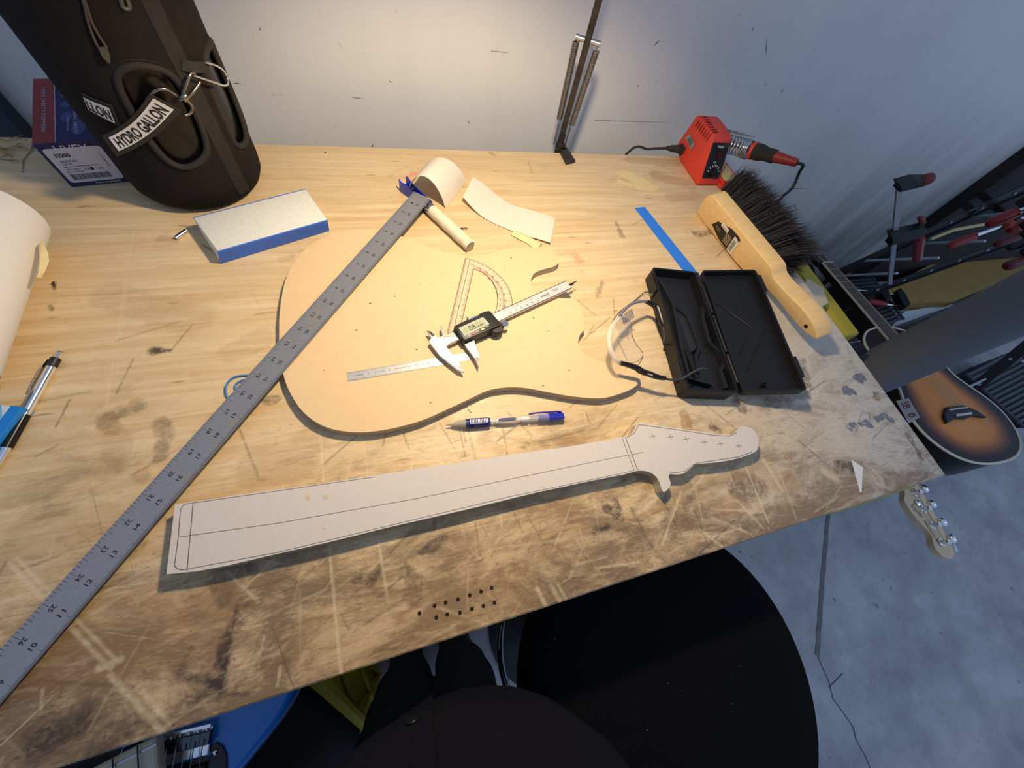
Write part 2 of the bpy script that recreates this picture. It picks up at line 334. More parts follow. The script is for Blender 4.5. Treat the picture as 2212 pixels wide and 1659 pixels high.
POW = [([(1345, 375), (1362, 378)], 14), ([(1370, 385), (1400, 398)], 15), ([(1380, 405), (1415, 405)], 10), ([(1340, 392), (1360, 398)], 6)]
POW = [([at(*q)[:2] for q in pl], w * .001) for pl, w in POW]
_r = np.random.RandomState(23); FINE = []
for k in range(420):
    c_ = np.array([_r.uniform(-1.3, 0), .40 * _r.rand() ** 1.3 if k % 5 else _r.uniform(0, .77)]); a_ = _r.choice([_r.uniform(0, pi), _r.normal(1.45, .25), _r.normal(.25, .3)]); l_ = _r.uniform(.01, .075)
    FINE.append((c_, c_ + l_ * np.array([math.cos(a_), math.sin(a_)]), _r.uniform(.0006, .0011), _r.uniform(.3, .85), _r.rand() < .62))
def wear(x, y):
    n1 = vnoise(x, y, 60, 3); n2 = vnoise(x, y, 160, 9); wob = (n1 - .5) * .018 + (n2 - .5) * .008
    dirt = np.zeros_like(x); sc = np.zeros_like(x); gr = np.zeros_like(x); og = np.zeros_like(x); rd = np.zeros_like(x); pw = np.zeros_like(x)
    def blob(pl, w):
        d = np.full(x.shape, 9.0)
        if len(pl) == 1: d = np.hypot(x - pl[0][0], y - pl[0][1])
        for a, b in zip(pl[:-1], pl[1:]): d = np.minimum(d, seg_d(x, y, a, b))
        return d
    n3 = .35 + .65 * vnoise(x, y, 90, 41)
    for pl, w, s in DRK: dirt = np.maximum(dirt, s * np.clip((1.12 - (blob(pl, w) + wob * min(1, w / .008)) / w) * 1.8, 0, 1) * (.6 + .4 * (n2 > .42)))
    for a, b, w in SCR: sc = np.maximum(sc, np.clip(1.6 - seg_d(x, y, a, b) / max(w, .0012), 0, 1) * n3 * min(1, w / .0012))
    y_lo, y_hi = y.min() - .004, y.max() + .004
    for a, b, w, s_, light in FINE:
        if min(a[1], b[1]) > y_hi or max(a[1], b[1]) < y_lo: continue
        q = s_ * np.clip(1.5 - seg_d(x, y, a, b) / w, 0, 1) * n3
        if light: sc = np.maximum(sc, q)
        else: dirt = np.maximum(dirt, q * .8)
    for pl, w in GRY: gr = np.maximum(gr, np.clip((1.0 - (blob(pl, w) + wob * 1.5) / w) * 5, 0, 1))
    for pl, w, s in ORG: og = np.maximum(og, s * np.clip((1.1 - (blob(pl, w) + wob * .6) / w) * 3, 0, 1))
    for pl, w, s in RED: rd = np.maximum(rd, s * np.clip((1.1 - (blob(pl, w) + wob) / w) * 2, 0, 1) * (n2 > .4))
    for pl, w in POW: pw = np.maximum(pw, np.clip((1.0 - (blob(pl, w) + wob * .7) / w) * 4, 0, 1))
    dens = np.clip((0.34 - y) / .36, 0, 1) * .90 + np.clip((x + .42) / .42, 0, 1) * .22 * np.clip((.62 - y) / .3, 0, 1)
    dens = dens * (1 - .35 * np.clip((x + .45) / .3, 0, 1))
    dens = np.clip(dens * (.55 + .9 * vnoise(x, y, 9, 71)), 0, 1)
    grey = np.clip((x + .50) / .40, 0, 1) * np.clip((.46 - y) / .2, .15, 1)
    return np.c_[dirt, sc, gr, pw], np.c_[dens, og, rd, grey]
def bench_mat():
    m, nt, b = new_nodes('maple_block'); p = worldpos(nt)
    A = N(nt, 'ShaderNodeAttribute', attribute_name='wear_a'); B = N(nt, 'ShaderNodeAttribute', attribute_name='wear_b')
    sa = N(nt, 'ShaderNodeSeparateColor'); sb = N(nt, 'ShaderNodeSeparateColor'); nt.links.new(A.outputs['Color'], sa.inputs[0]); nt.links.new(B.outputs['Color'], sb.inputs[0])
    oi = N(nt, 'ShaderNodeObjectInfo').outputs['Random']
    # per-strip offset of the grain
    cx = N(nt, 'ShaderNodeCombineXYZ'); nt.links.new(math_(nt, 'MULTIPLY', oi, 37.0), cx.inputs[0]); nt.links.new(math_(nt, 'MULTIPLY', oi, 11.0), cx.inputs[2])
    va = N(nt, 'ShaderNodeVectorMath', operation='ADD'); nt.links.new(p, va.inputs[0]); nt.links.new(cx.outputs[0], va.inputs[1]); q = va.outputs[0]
    g1 = noise(nt, q, 14, 6, 0.6, (.35, 6, 1), 0.6); g2 = noise(nt, q, 60, 4, 0.6, (.12, 5, 1)); g3 = noise(nt, q, 3.2, 4, 0.6, (1, 3, 1))
    c = mixc(nt, rng(nt, g1, .35, .68), lin((231, 205, 163)), lin((210, 176, 126)))
    c = mixc(nt, rng(nt, g3, .5, .75, 0, .5), c, lin((214, 182, 138)))
    c = mixc(nt, rng(nt, g2, .56, .72, 0, .35), c, lin((184, 146, 98)))
    c = mixc(nt, rng(nt, oi, 0, 1, 0, .22), c, lin((206, 172, 122)))
    grey = B.outputs['Alpha']
    c = mixc(nt, math_(nt, 'MULTIPLY', grey, .9), c, lin((204, 197, 184)))
    dens = sb.outputs[0]
    # general grime: patches whose threshold drops with the density mask
    d1 = noise(nt, p, 13, 9, 0.76, (.6, 1.4, 1), .5); d2 = noise(nt, p, 46, 7, 0.74, (.5, 1.5, 1), .3); d3 = noise(nt, p, 150, 3, .6)
    gm = rng(nt, math_(nt, 'ADD', d1, math_(nt, 'MULTIPLY', dens, .22)), .58, .72)
    gm = math_(nt, 'MULTIPLY', gm, rng(nt, dens, 0, .8, .28, .9))
    c = mixc(nt, rng(nt, dens, .2, 1, 0, .30), c, lin((150, 126, 94)))
    c = mixc(nt, gm, c, lin((122, 98, 70)))
    gm2 = math_(nt, 'MULTIPLY', rng(nt, math_(nt, 'ADD', d2, math_(nt, 'MULTIPLY', dens, .10)), .60, .70), rng(nt, dens, 0, 1, .18, .6))
    c = mixc(nt, gm2, c, lin((112, 84, 56)))
    sp = math_(nt, 'MULTIPLY', rng(nt, d3, .66, .72), rng(nt, dens, 0, 1, .1, .75))
    c = mixc(nt, sp, c, lin((78, 58, 40)))
    fl1 = rng(nt, noise(nt, p, 48, 2, .5, (.35, 1.5, 1)), .70, .74, 0, .55); c = mixc(nt, fl1, c, lin((150, 112, 70)))
    # random knife scratches
    for k, (ang, s, st) in enumerate(((.4, 30, (.12, 9, 1)), (1.25, 26, (.1, 8, 1)), (-.7, 34, (.12, 9, 1)))):
        mp = N(nt, 'ShaderNodeMapping'); mp.inputs['Rotation'].default_value = (0, 0, ang); mp.inputs['Location'].default_value = (k * 3.3, k, 0); nt.links.new(p, mp.inputs['Vector'])
        sn = noise(nt, mp.outputs[0], s, 2, .4, st)
        c = mixc(nt, math_(nt, 'MULTIPLY', rng(nt, sn, .70, .735), rng(nt, dens, 0.05, .8, 0.08, .55)), c, lin((214, 194, 160)) if k != 1 else lin((92, 70, 50)))
    gr1 = noise(nt, p, 240, 5, .75, (.22, 1.6, 1)); c = mixc(nt, math_(nt, 'MULTIPLY', rng(nt, gr1, .50, .70), rng(nt, dens, 0, .8, .10, .55)), c, lin((104, 80, 56)))
    gr2 = noise(nt, p, 300, 4, .7, (.5, 1.1, 1)); c = mixc(nt, math_(nt, 'MULTIPLY', rng(nt, gr2, .55, .72), rng(nt, dens, .1, .9, .04, .45)), c, lin((206, 186, 152)))
    brk = rng(nt, noise(nt, p, 130, 4, .7), .30, .52, .15, 1)
    c = mixc(nt, math_(nt, 'MULTIPLY', math_(nt, 'POWER', sa.outputs[0], .7), brk), c, lin((50, 39, 33)))
    c = mixc(nt, math_(nt, 'MULTIPLY', sb.outputs[1], rng(nt, d2, .3, .6, .4, 1)), c, lin((158, 116, 68)))
    c = mixc(nt, sb.outputs[2], c, lin((226, 130, 104)))
    c = mixc(nt, math_(nt, 'MULTIPLY', sa.outputs[2], rng(nt, noise(nt, p, 120, 4, .7), .32, .5, .55, 1)), c, lin((112, 112, 122)))
    c = mixc(nt, math_(nt, 'MULTIPLY', sa.outputs[1], rng(nt, d3, .3, .6, .35, .8)), c, lin((226, 204, 166)))
    c = mixc(nt, math_(nt, 'MULTIPLY', A.outputs['Alpha'], .95), c, lin((228, 204, 146)))
    nt.links.new(c, b.inputs['Base Color'])
    nt.links.new(rng(nt, d1, .3, .7, .38, .62), b.inputs['Roughness']); b.inputs['Specular IOR Level'].default_value = .45
    bp = N(nt, 'ShaderNodeBump'); bp.inputs['Strength'].default_value = .35; bp.inputs['Distance'].default_value = .0012
    h = math_(nt, 'ADD', g2, math_(nt, 'ADD', math_(nt, 'MULTIPLY', sa.outputs[1], -.7), math_(nt, 'MULTIPLY', d3, .4))); h = math_(nt, 'ADD', h, math_(nt, 'MULTIPLY', A.outputs['Alpha'], math_(nt, 'MULTIPLY', d2, 1.5)))
    nt.links.new(h, bp.inputs['Height']); nt.links.new(bp.outputs[0], b.inputs['Normal']); return m
BENCHM = bench_mat()
TX0, TX1, TY1, TH = -1.62, 0.0, 0.7786, 0.032
bench = empty('workbench', 'long maple butcher-block workbench with a stained and scratched top', 'workbench', (-.8, .39, FLOOR))
SEAMS = [0.0, 0.0200, 0.0582, 0.0964] + [0.1346 + .03783 * k for k in range(16)] + [0.7408, TY1]
def plank(y0, y1):
    st = .0015; g = 0.0
    xs = np.linspace(TX0, TX1, int((TX1 - TX0) / st) + 1); ny = max(2, int(round((y1 - y0) / st)) + 1); ys = np.linspace(y0 + g, y1 - g, ny)
    X, Y = np.meshgrid(xs, ys); nx = len(xs); Z = np.zeros_like(X)
    if min(abs(y0 - q) for q in (.7408, .70205, .1346, .0964)) < .0005: Z[0] = -.00012
    if min(abs(y1 - q) for q in (.7408, .70205, .1346, .0964)) < .0005: Z[-1] = -.00012
    Z[:, -1] -= .0004
    if y0 == 0.0: Z[0] -= .0006 + .0010 * vnoise(xs, xs * 0, 90, 5)
    x, y = X.ravel(), Y.ravel(); a, b = wear(x, y)
    v = np.c_[x, y, Z.ravel()]; i = np.arange(ny - 1)[:, None] * nx + np.arange(nx - 1)[None]; i = i.ravel()
    q = np.c_[i, i + 1, i + nx + 1, i + nx]
    # skirt
    n = len(v); cs = [0, nx - 1, nx * ny - 1, nx * (ny - 1)]; v = np.vstack([v, [[xs[0], ys[0], -TH], [xs[-1], ys[0], -TH], [xs[-1], ys[-1], -TH], [xs[0], ys[-1], -TH]]])
    loops = q.ravel().tolist(); starts = list(range(0, len(loops), 4))
    front = list(range(0, nx)); right = [k * nx + nx - 1 for k in range(ny)]; backr = [nx * (ny - 1) + k for k in range(nx - 1, -1, -1)]; left = [k * nx for k in range(ny - 1, -1, -1)]
    for e, (c0, c1) in ((front, (n, n + 1)), (right, (n + 1, n + 2)), (backr, (n + 2, n + 3)), (left, (n + 3, n))):
        starts.append(len(loops)); loops += [c0, c1] + e[::-1]
    starts.append(len(loops)); loops += [n + 3, n + 2, n + 1, n]
    me = bpy.data.meshes.new('plank'); me.vertices.add(len(v)); me.vertices.foreach_set('co', (v - BASES[bench.name]).ravel())
    me.loops.add(len(loops)); me.loops.foreach_set('vertex_index', loops); me.polygons.add(len(starts)); me.polygons.foreach_set('loop_start', starts)
    me.update(calc_edges=True); me.validate(); me.shade_flat()
    for nm, d in (('wear_a', a), ('wear_b', b)):
        at_ = me.attributes.new(nm, 'FLOAT_COLOR', 'POINT'); at_.data.foreach_set('color', np.vstack([d, np.zeros((4, 4))]).astype(np.float32).ravel())
    me.materials.append(BENCHM); o = bpy.data.objects.new('plank', me); COL.objects.link(o); o.parent = bench
for k in range(len(SEAMS) - 1): plank(SEAMS[k], SEAMS[k + 1])
# screw holes drilled into the top
hm = mat('hole_dark', (30, 22, 16), 0.9)
for q in ((1048, 300), (1113, 280), (1187, 262), (1257, 237), (1325, 215), (1388, 193), (1058, 370), (1123, 352), (1199, 342), (1270, 318), (1339, 301), (1405, 281), (957, 345)):
    c = at(560 + q[0] / 2.765, 1200 + q[1] / 2.765); MB().lathe([(.0016, .0005), (.0019, .0003), (.0020, -.003)], c, (0, 0, 1), 12).obj('screw_hole', hm, bench)
# torn veneer at the back left corner
tv = MB()
for k in range(26):
    a = at(random.uniform(-60, 45), random.uniform(302, 345), .0004); d = np.array([random.uniform(-.03, .03), random.uniform(-.012, .012), random.uniform(.001, .006)]); w = np.array([0, .004, 0]) * random.uniform(.4, 1)
    tv.add([a, a + d * .5 + w, a + d, a + d * .5 - w * .3 + np.array([0, 0, .002])], [(0, 1, 2, 3)])
o = tv.obj('veneer_splinters', mat('splinter', (202, 178, 138), 0.8, var=.4, scale=60)); tag(o, 'torn pale veneer splinters at the back edge of the bench', 'splinters', kind='stuff')
# legs of the bench: yellow plastic sawhorses
YEL = mat('yellow_plastic', (186, 166, 44), 0.5, var=.35, scale=12, c2=(152, 134, 38))
def slab(mb, a, b, wa, wb, t):
    """tapering plank from a to b; wa, wb half-width vectors, t thickness vector"""
    a, b, wa, wb, t = [np.asarray(q, float) for q in (a, b, wa, wb, t)]
    mb.loft([[a - wa - t, a + wa - t, a + wa + t, a - wa + t], [b - wb - t, b + wb - t, b + wb + t, b - wb + t]])
def sawhorse(x0, x1, y0, y1, zt, label, splay=.02, foot=.10):
    s = empty('sawhorse', label, 'sawhorse', ((x0 + x1) / 2, (y0 + y1) / 2, FLOOR), 'yellow plastic sawhorses')
    MB().box((x0, y0, zt - .075), (x1, y1, zt)).obj('beam', YEL, s, bevel=.006)
    xm = (x0 + x1) / 2; hw = (x1 - x0) / 2
    for sy, y in ((1, y0 + .05), (-1, y1 - .05)):
        for sx in (-1, 1):
            m = MB(); a = (xm + sx * hw * .7, y, zt - .07); b = (xm + sx * (hw + foot), y - (splay if sy > 0 and sx > 0 else (.02 if sy > 0 else -.02)), FLOOR)
            slab(m, a, b, (0, .045, 0), (0, .075, 0), (.010, 0, .003)); lg = m.obj('leg', YEL, s, bevel=.003)
            r = MB(); a, b = np.array(a), np.array(b); n = np.array([sx * .013, 0, .004]); d = b - a
            for t0, t1, s0, s1 in ((.05, .30, -.04, .05), (.05, .30, .04, -.05), (.34, .62, -.05, .06), (.34, .62, .05, -.06), (.66, .96, -.055, .065), (.66, .96, .06, -.065)):
                r.tube([a + d * t0 + n + np.array([0, s0, 0]), a + d * t1 + n + np.array([0, s1, 0])], .006, 6)
            for sg in (-1, 1): r.tube([a + d * .02 + n + np.array([0, sg * .043, 0]), a + d * .98 + n + np.array([0, sg * .072, 0])], .008, 6)
            r.obj('rib', YEL, lg)
    return s
sawhorse(-.205, -.012, -.007, .74, -TH - .001, 'yellow plastic sawhorse under the workbench corner above the bass headstock')
sawhorse(-1.13, -.985, .075, .74, -TH - .001, 'yellow ribbed plastic sawhorse under the workbench beside the blue guitar', .34, .012)
# ================================================================== things on the bench
TB = 0.0127                                                         # thickness of the body template
def pz(pts, z): return [at(*q, z) for q in pts]
def xy(pts, z): return [at(*q, z)[:2] for q in pts]
# ---- guitar body template
BODY = [(603, 693), (607, 651), (617, 604), (635, 569), (664, 534), (711, 507), (755, 497), (800, 496), (838, 502), (868, 511), (901, 522), (944, 539), (987, 549.5), (1020, 553), (1053, 549.5), (1093, 539), (1134, 534), (1172, 535), (1196, 544), (1207, 557), (1206, 568),
        (1196, 576), (1177, 581), (1158, 588), (1149, 598), (1147, 612), (1153, 626), (1170, 638)]
BODY2 = [(1210, 644), (1241, 645), (1250, 655), (1259, 685), (1263, 711)]
BODY3 = [(1253, 723), (1249, 739), (1254, 755), (1268, 768), (1290, 778), (1312, 784), (1340, 790), (1364, 794), (1380, 805), (1384, 818), (1371, 836), (1340, 850), (1300, 860), (1242, 857), (1188, 848), (1134, 838), (1093, 837), (1053, 844), (1012, 863), (971, 882), (917, 906), (863, 922), (808, 932), (754, 933), (700, 921), (655, 890), (625, 845), (610, 800), (603, 745)]
s1 = smooth_poly(xy(BODY, TB), 4, False); s3 = smooth_poly(xy(BODY3, TB), 4, False)
outl = np.vstack([s1, xy(BODY2, TB), s3])
MDF = mat('mdf_board', (224, 192, 147), 0.75, var=.25, scale=90, c2=(208, 174, 127), bump=.08, bscale=400)
MDFE = mat('mdf_edge', (190, 172, 142), 0.85, var=.5, scale=120, c2=(150, 134, 112))
bt = MB(); bt.prism(outl, 0.0, TB); bt.mi = [1, 0] + [1] * (len(bt.f) - 2)
o = bt.obj('guitar_body_template', [MDF, MDFE], smooth=30); tag(o, 'tan fibreboard electric guitar body template lying flat under the caliper', 'template')
# little flecks on the board
fm = MB()
for q in ((906, 615), (800, 655), (1104, 557), (1090, 583), (900, 755), (1173, 833), (1185, 715), (770, 713), (1152, 540 + 540 / 3.687), (780, 570), (852, 640), (700, 800), (930, 870), (1230, 800)):
    c = at(*q, TB + .0002); a = random.random() * 6; r = random.uniform(.0006, .0012); fm.flat([(c[0] + r * math.cos(a + k) * (1 + .5 * (k % 2)), c[1] + r * math.sin(a + k)) for k in np.arange(6) * pi / 3], c[2])
fo = fm.obj('flecks', mat('fleck', (120, 84, 48), .8), o); fo['kind'] = 'stuff'

# ---- guitar neck template, faced with white card
NT = .017
NECK = [(378, 1089.5), (458, 1078), (553, 1063.5), (680, 1047), (806, 1027), (1000, 998), (1095, 983), (1221, 966), (1316, 950), (1354, 941.6), (1367, 934), (1373, 922), (1378, 914.5), (1411, 917.6), (1475, 927), (1538, 936), (1576, 939), (1590, 931), (1598, 922.6), (1614, 921.7), (1630, 931), (1638.6, 951.8), (1636.7, 969), (1626.6, 978.7), (1595, 989.7), (1557, 997.7), (1506, 1002.4), (1497, 1007), (1481, 1020), (1465, 1025),
        (1444.6, 1025), (1448.7, 1043.5), (1444.6, 1054.6), (1435, 1062.5), (1430, 1058), (1422.5, 1037), (1406.6, 1021.4), (1380, 1016.6), (1348, 1024.6), (1285, 1037), (1158, 1064), (1000, 1102.5), (838, 1139.5), (711, 1171), (585, 1199.6), (490, 1222), (426.6, 1234), (359.5, 1240.7)]
nk = empty('guitar_neck_template', 'white card-faced guitar neck template with pencilled outline and headstock', 'template', at(900, 1090, 0))
np2 = xy(NECK, NT); head = smooth_poly(np2[8:40], 3, False); outl = np.vstack([np2[:8], head, np2[40:]])
MB().prism(outl, 0, NT - .0008).obj('core', mat('plywood_edge', (176, 158, 126), .8, var=.5, scale=80, c2=(196, 190, 176)), nk, smooth=35)
MB().prism(outl, NT - .0008, NT).obj('card_face', mat('grey_white_card', (208, 198, 190), .8, var=.2, scale=200, c2=(196, 186, 178)), nk, smooth=35)
def pen(mb, pts, z, w, n=None):
    P = np.array([at(*q, z) for q in pts])
    for a, b in zip(P[:-1], P[1:]):
        d = unit(b - a); k = np.array([-d[1], d[0], 0]) * w; mb.add([a - k, b - k, b + k, a + k], [(0, 1, 2, 3)])
m = MB(); zz = NT + .00025
pen(m, [(398, 1089), (390, 1100), (385, 1160), (377, 1222), (383, 1229), (395, 1231)], zz, .0003); pen(m, [(417, 1088), (404, 1233)], zz, .00035); pen(m, [(388, 1160), (600, 1130), (900, 1077), (1315, 991), (1390, 977)], zz, .0002)
pen(m, [(1344, 946), (1370, 1016)], zz, .0003); pen(m, [(1351, 944), (1377, 1014)], zz, .0004); pen(m, [(398, 1089), (560, 1066), (810, 1030)], zz, .0002); pen(m, [(395, 1231), (600, 1193), (850, 1133), (1100, 1073), (1340, 1023), (1380, 1013)], zz, .0002)
pen(m, [(1354, 945), (1370, 936), (1380, 917), (1475, 930), (1540, 940), (1577, 942), (1591, 934)], zz, .0003); pen(m, [(1625, 976), (1595, 987), (1506, 1000), (1496, 1005), (1480, 1018), (1446, 1022)], zz, .0003)
for c in ((1411, 942), (1448, 944), (1482, 948), (1521, 955), (1556, 959), (1595, 963)):
    pen(m, [(c[0] - 7, c[1] + 1), (c[0] + 7, c[1] - 1)], zz, .0002); pen(m, [(c[0] - 2, c[1] - 6), (c[0] + 3, c[1] + 6)], zz, .0002)
m.obj('pencil_lines', mat('graphite', (96, 90, 86), .7), nk)
m = MB()
for c, r in (((665, 1075), 5), ((703, 1072), 5), ((700, 1140), 3)):
    P = [at(c[0] + r * random.uniform(.6, 1.2) * math.cos(a), c[1] + r * random.uniform(.6, 1.4) * math.sin(a), zz)[:2] for a in np.arange(9) * 2 * pi / 9]; MB().flat(P, zz).obj('glue_stain', mat('glue_stain', (206, 184, 150), .7), nk)
m = MB(); pen(m, [(1396, 1027), (1404, 1032)], .012, .0003); m.obj('edge_mark', INK, nk)

# ---- long steel rule
ang = math.radians(-127.28705); D2 = np.array([math.cos(ang), math.sin(ang)]); IN = .0254
RZ0, RZ1 = .0242, .0012
rfr = Fr((-.71021, .61791, RZ0), (D2[0] * 36 * IN, D2[1] * 36 * IN, RZ1 - RZ0), (0, 0, 1)); sl = unit([D2[0] * 36 * IN, D2[1] * 36 * IN, RZ1 - RZ0])
rfr = Fr((-.71021, .61791, RZ0), sl, np.cross(sl, np.array([-sl[1], sl[0], 0]) / math.hypot(sl[0], sl[1])))
ru = empty('steel_rule', 'long grey steel yard rule lying diagonally across the body template', 'ruler', rfr.at(18 * IN)[:2].tolist() + [0.0])
RULE = mat('dull_steel', (158, 158, 161), .40, .5, var=.25, scale=25, stretch=(4, 40, 4), c2=(110, 112, 118))
MB().box((.0, -.0150, -.0011), (36 * IN, .0157, 0), rfr).obj('blade', RULE, ru, bevel=.0002, segs=1)
m = MB(); z = .0001
for k in range(36 * 16 + 1):
    x = k * IN / 16; l = .0070 if k % 16 == 0 else (.0058 if k % 8 == 0 else (.0045 if k % 4 == 0 else (.0034 if k % 2 == 0 else 0)))
    w = .00016
    if l and .002 < x < 36 * IN - .002: m.add(rfr([(x - w, -.0150, z), (x + w, -.0150, z), (x + w, -.0150 + l, z), (x - w, -.0150 + l, z)]), [(0, 1, 2, 3)])
    l2 = .0055 if k % 16 == 0 else (.0042 if k % 8 == 0 else (.0034 if k % 4 == 0 else .0026))
    if .002 < x < 36 * IN - .002:
        for o2 in (0, .5):
            xx = x + o2 * IN / 16; ll = l2 if o2 == 0 else .0019; m.add(rfr([(xx - w * .8, .0157 - ll, z), (xx + w * .8, .0157 - ll, z), (xx + w * .8, .0157, z), (xx - w * .8, .0157, z)]), [(0, 1, 2, 3)])
m.obj('graduations', mat('etched', (62, 62, 66), .6), ru)
m = MB()
for k in range(1, 36):
    # numbers along the left edge read from this end, those along the right edge from the other
    f1 = Fr(rfr.at(k * IN, -.0066, z), rfr.x, rfr.z); m.text(str(k), f1, h=.0042, w=.0028 * len(str(k)), bold=.015)
    f2 = Fr(rfr.at(k * IN, .0068, z), -rfr.x, rfr.z); m.text(str(36 - k), f2, h=.0042, w=.0028 * len(str(36 - k)), bold=.015)
m.obj('numerals', mat('etched_num', (40, 40, 44), .6), ru)
m = MB()
for s, y, r in ((11.1, -.002, .007), (11.4, .004, .006), (17.2, .012, .006), (18.5, .012, .004), (19.8, .013, .004), (10.6, -.006, .003)):
    for q in range(6):
        c = (s * IN + random.gauss(0, r * .8), y + random.gauss(0, r * .4)); rr = r * random.uniform(.12, .4)
        P = [(c[0] + rr * random.uniform(.5, 1.2) * math.cos(a), min(.0156, c[1] + rr * random.uniform(.5, 1.2) * math.sin(a))) for a in np.arange(9) * 2 * pi / 9]; m.flat(P, z * .8, rfr)
o = m.obj('rust_spots', mat('rust', (150, 128, 100), .8), ru); o['kind'] = 'stuff'

# ---- blue-headed hand tool with taped handle, under the far end of the rule
hf = Fr(at(871, 398, .009), at(1016, 533, .009) - at(871, 398, .009)); HL = np.linalg.norm(at(1016, 533, .009) - at(871, 398, .009))
ht = empty('hand_scraper', 'hand tool with blue channel head and taped white handle under the rule', 'hand tool', (*hf.at(HL * .5)[:2], 0))
BLUE = mat('blue_anodised', (38, 58, 190), .35, .3, coat=.3)
hx = HL * .40
m = MB()
P = [(-.011, .000), (-.011, .019), (-.008, .019), (-.008, .006), (.008, .006), (.008, .019), (.011, .019), (.011, .0)]
m.loft([np.array([hf.at(x, sw * a, b - .009 + lift) for a, b in P]) for x, sw, lift in ((0, .75, .002), (.004, .85, .0), (.022, .62, 0), (hx * .8, .6, 0), (hx, .62, 0))]); m.obj('channel_head', BLUE, ht, smooth=30)
m = MB()
for x, y in ((.020, .004), (hx * .86, -.012)):
    MB().lathe([(.0045, -.009), (.0055, -.007), (.0055, .004), (.0042, .0058)], hf.at(x, y, .001), (0, 0, 1), 14).obj('clamp_knob', BLK, ht, smooth=35)
MB().lathe([(.0088, hx - .003), (.0092, hx), (.0092, hx + .009), (.0088, hx + .010)], hf.at(0, 0, .001), hf.x, 22).obj('ferrule', mat('aluminium', (206, 206, 208), .3, 1), ht, smooth=40)
pr = [(.0094, hx + .008)] + [(.0096 + .0004 * math.sin(k * 1.9), hx + .010 + (HL - hx - .013) * k / 10) for k in range(11)] + [(.0085, HL)]
MB().lathe(pr, hf.at(0, 0, .001), hf.x, 22).obj('handle', mat('masking_tape', (226, 214, 176), .8, var=.5, scale=90, c2=(238, 232, 214), bump=.35, bscale=300), ht, smooth=40)
m = MB(); m.lathe([(.0083, HL), (.0083, HL + .0004)], hf.at(0, 0, .001), hf.x, 20); m.obj('handle_end', mat('end_grain', (178, 170, 132), .8, var=.7, scale=150), ht)

# ---- two pieces of sandpaper
SANDP = mat('sandpaper_back', (226, 214, 196), .85, var=.25, scale=260, c2=(208, 196, 178))
A0, A1 = at(962, 449, 0.001), at(1007, 393, .001); B0 = at(884, 403, .022); B1 = at(916, 362, .020)
rows = []
for t in np.linspace(0, 1, 17):
    a = A0 * (1 - t) + B0 * t; b = A1 * (1 - t) + B1 * t; h = .036 * (4 * t * (1 - t)) ** .8
    h1 = .030 * (4 * t * (1 - t)) ** .8; rows.append([a + np.array([0, 0, h]), (a + b) / 2 + np.array([0, 0, (h + h1) / 2]), b + np.array([0, 0, h1])])
o = MB().sheet(rows).obj('sandpaper', SANDP, smooth=60, thick=.0004); tag(o, 'arched tan sandpaper piece bridging over the blue tool head', 'sandpaper', 'sandpaper pieces')
cl = [((1022, 382), (1000, 425), .014, .012), ((1045, 398), (1022, 450), .006, .006), ((1068, 417), (1048, 472), .002, .002), ((1100, 440), (1090, 492), .0015, .0015), ((1140, 452), (1130, 507), .004, .003), ((1175, 462), (1165, 517), .006, .004), ((1200, 472), (1189, 524), .004, .007)]
T = [np.array(at(*a, za)) for a, b, za, zb in cl]; Bm = [np.array(at(*b, zb)) for a, b, za, zb in cl]
T = smooth_poly(T, 4, False); Bm = smooth_poly(Bm, 4, False)
o = MB().sheet([[t, t * .5 + b * .5, b] for t, b in zip(T, Bm)]).obj('sandpaper', SANDP, smooth=60, thick=.0004); tag(o, 'wavy tan sandpaper strip lying flat beside the body template horn', 'sandpaper', 'sandpaper pieces')
# ---- folded scrap of masking tape
q = [((1115, 498), (1103, 507), .004), ((1128, 503), (1120, 516), .006), ((1145, 512), (1138, 525), .003), ((1160, 520), (1150, 534), .006), ((1172, 526), (1163, 536), .002)]
o = MB().sheet([[at(*a, z), (at(*a, z) + at(*b, z * .3)) / 2 + np.array([0, 0, .004]), at(*b, z * .3 + .0005)] for a, b, z in q]).obj('tape_scrap', mat('masking_tape_cream', (232, 214, 160), .7, var=.5, scale=120, c2=(206, 186, 130)), smooth=50, thick=.0004)
tag(o, 'crumpled cream masking tape scrap beside the wavy sandpaper', 'tape scrap')
# ---- foam sanding block
tl, tr, br_, bl_ = (417, 470), (660, 408), (707, 474), (469, 542)
BH = .024
top = pz([tl, tr, br_, bl_], BH); b0 = at(477, 569, 0); b1 = at(711, 498, 0)
fb = empty('sanding_block', 'white fuzzy sanding block with a blue long side beside the jug', 'sanding block', (*(np.mean(top, 0))[:2], 0))
dn = (b0 - top[3]); e = b1 - top[2]; bot = [top[0] + np.array([dn[0] * .3, dn[1] * .3, -BH]), top[1] + np.array([e[0] * .3, e[1] * .3, -BH]), b1, b0]
m = MB(); m.loft([np.array(bot) + np.array([0, 0, .0004]), np.array(top)]); m.obj('foam_core', mat('abrasive_white', (226, 222, 210), .9, var=.35, scale=160, c2=(206, 202, 186), bump=.5, bscale=500), fb, bevel=.0018, smooth=40)
n = unit(np.cross(b1 - b0, top[3] - b0)); n = n if n[1] < 0 else -n
m = MB(); f0 = [b0 * .98 + top[3] * .02, b1 * .98 + top[2] * .02, b1 * .03 + top[2] * .97, b0 * .03 + top[3] * .97]; ff = [p + n * .0012 for p in f0]
m.loft([np.array(f0) - n * .0008, np.array(ff)]); m.obj('blue_side', mat('blue_fabric', (70, 116, 214), .8, var=.4, scale=90, c2=(86, 104, 160), bump=.3, bscale=500), fb, bevel=.0003, segs=1)
n2 = -n; e0, e1 = bot[0] * .97 + top[0] * .03, bot[1] * .97 + top[1] * .03
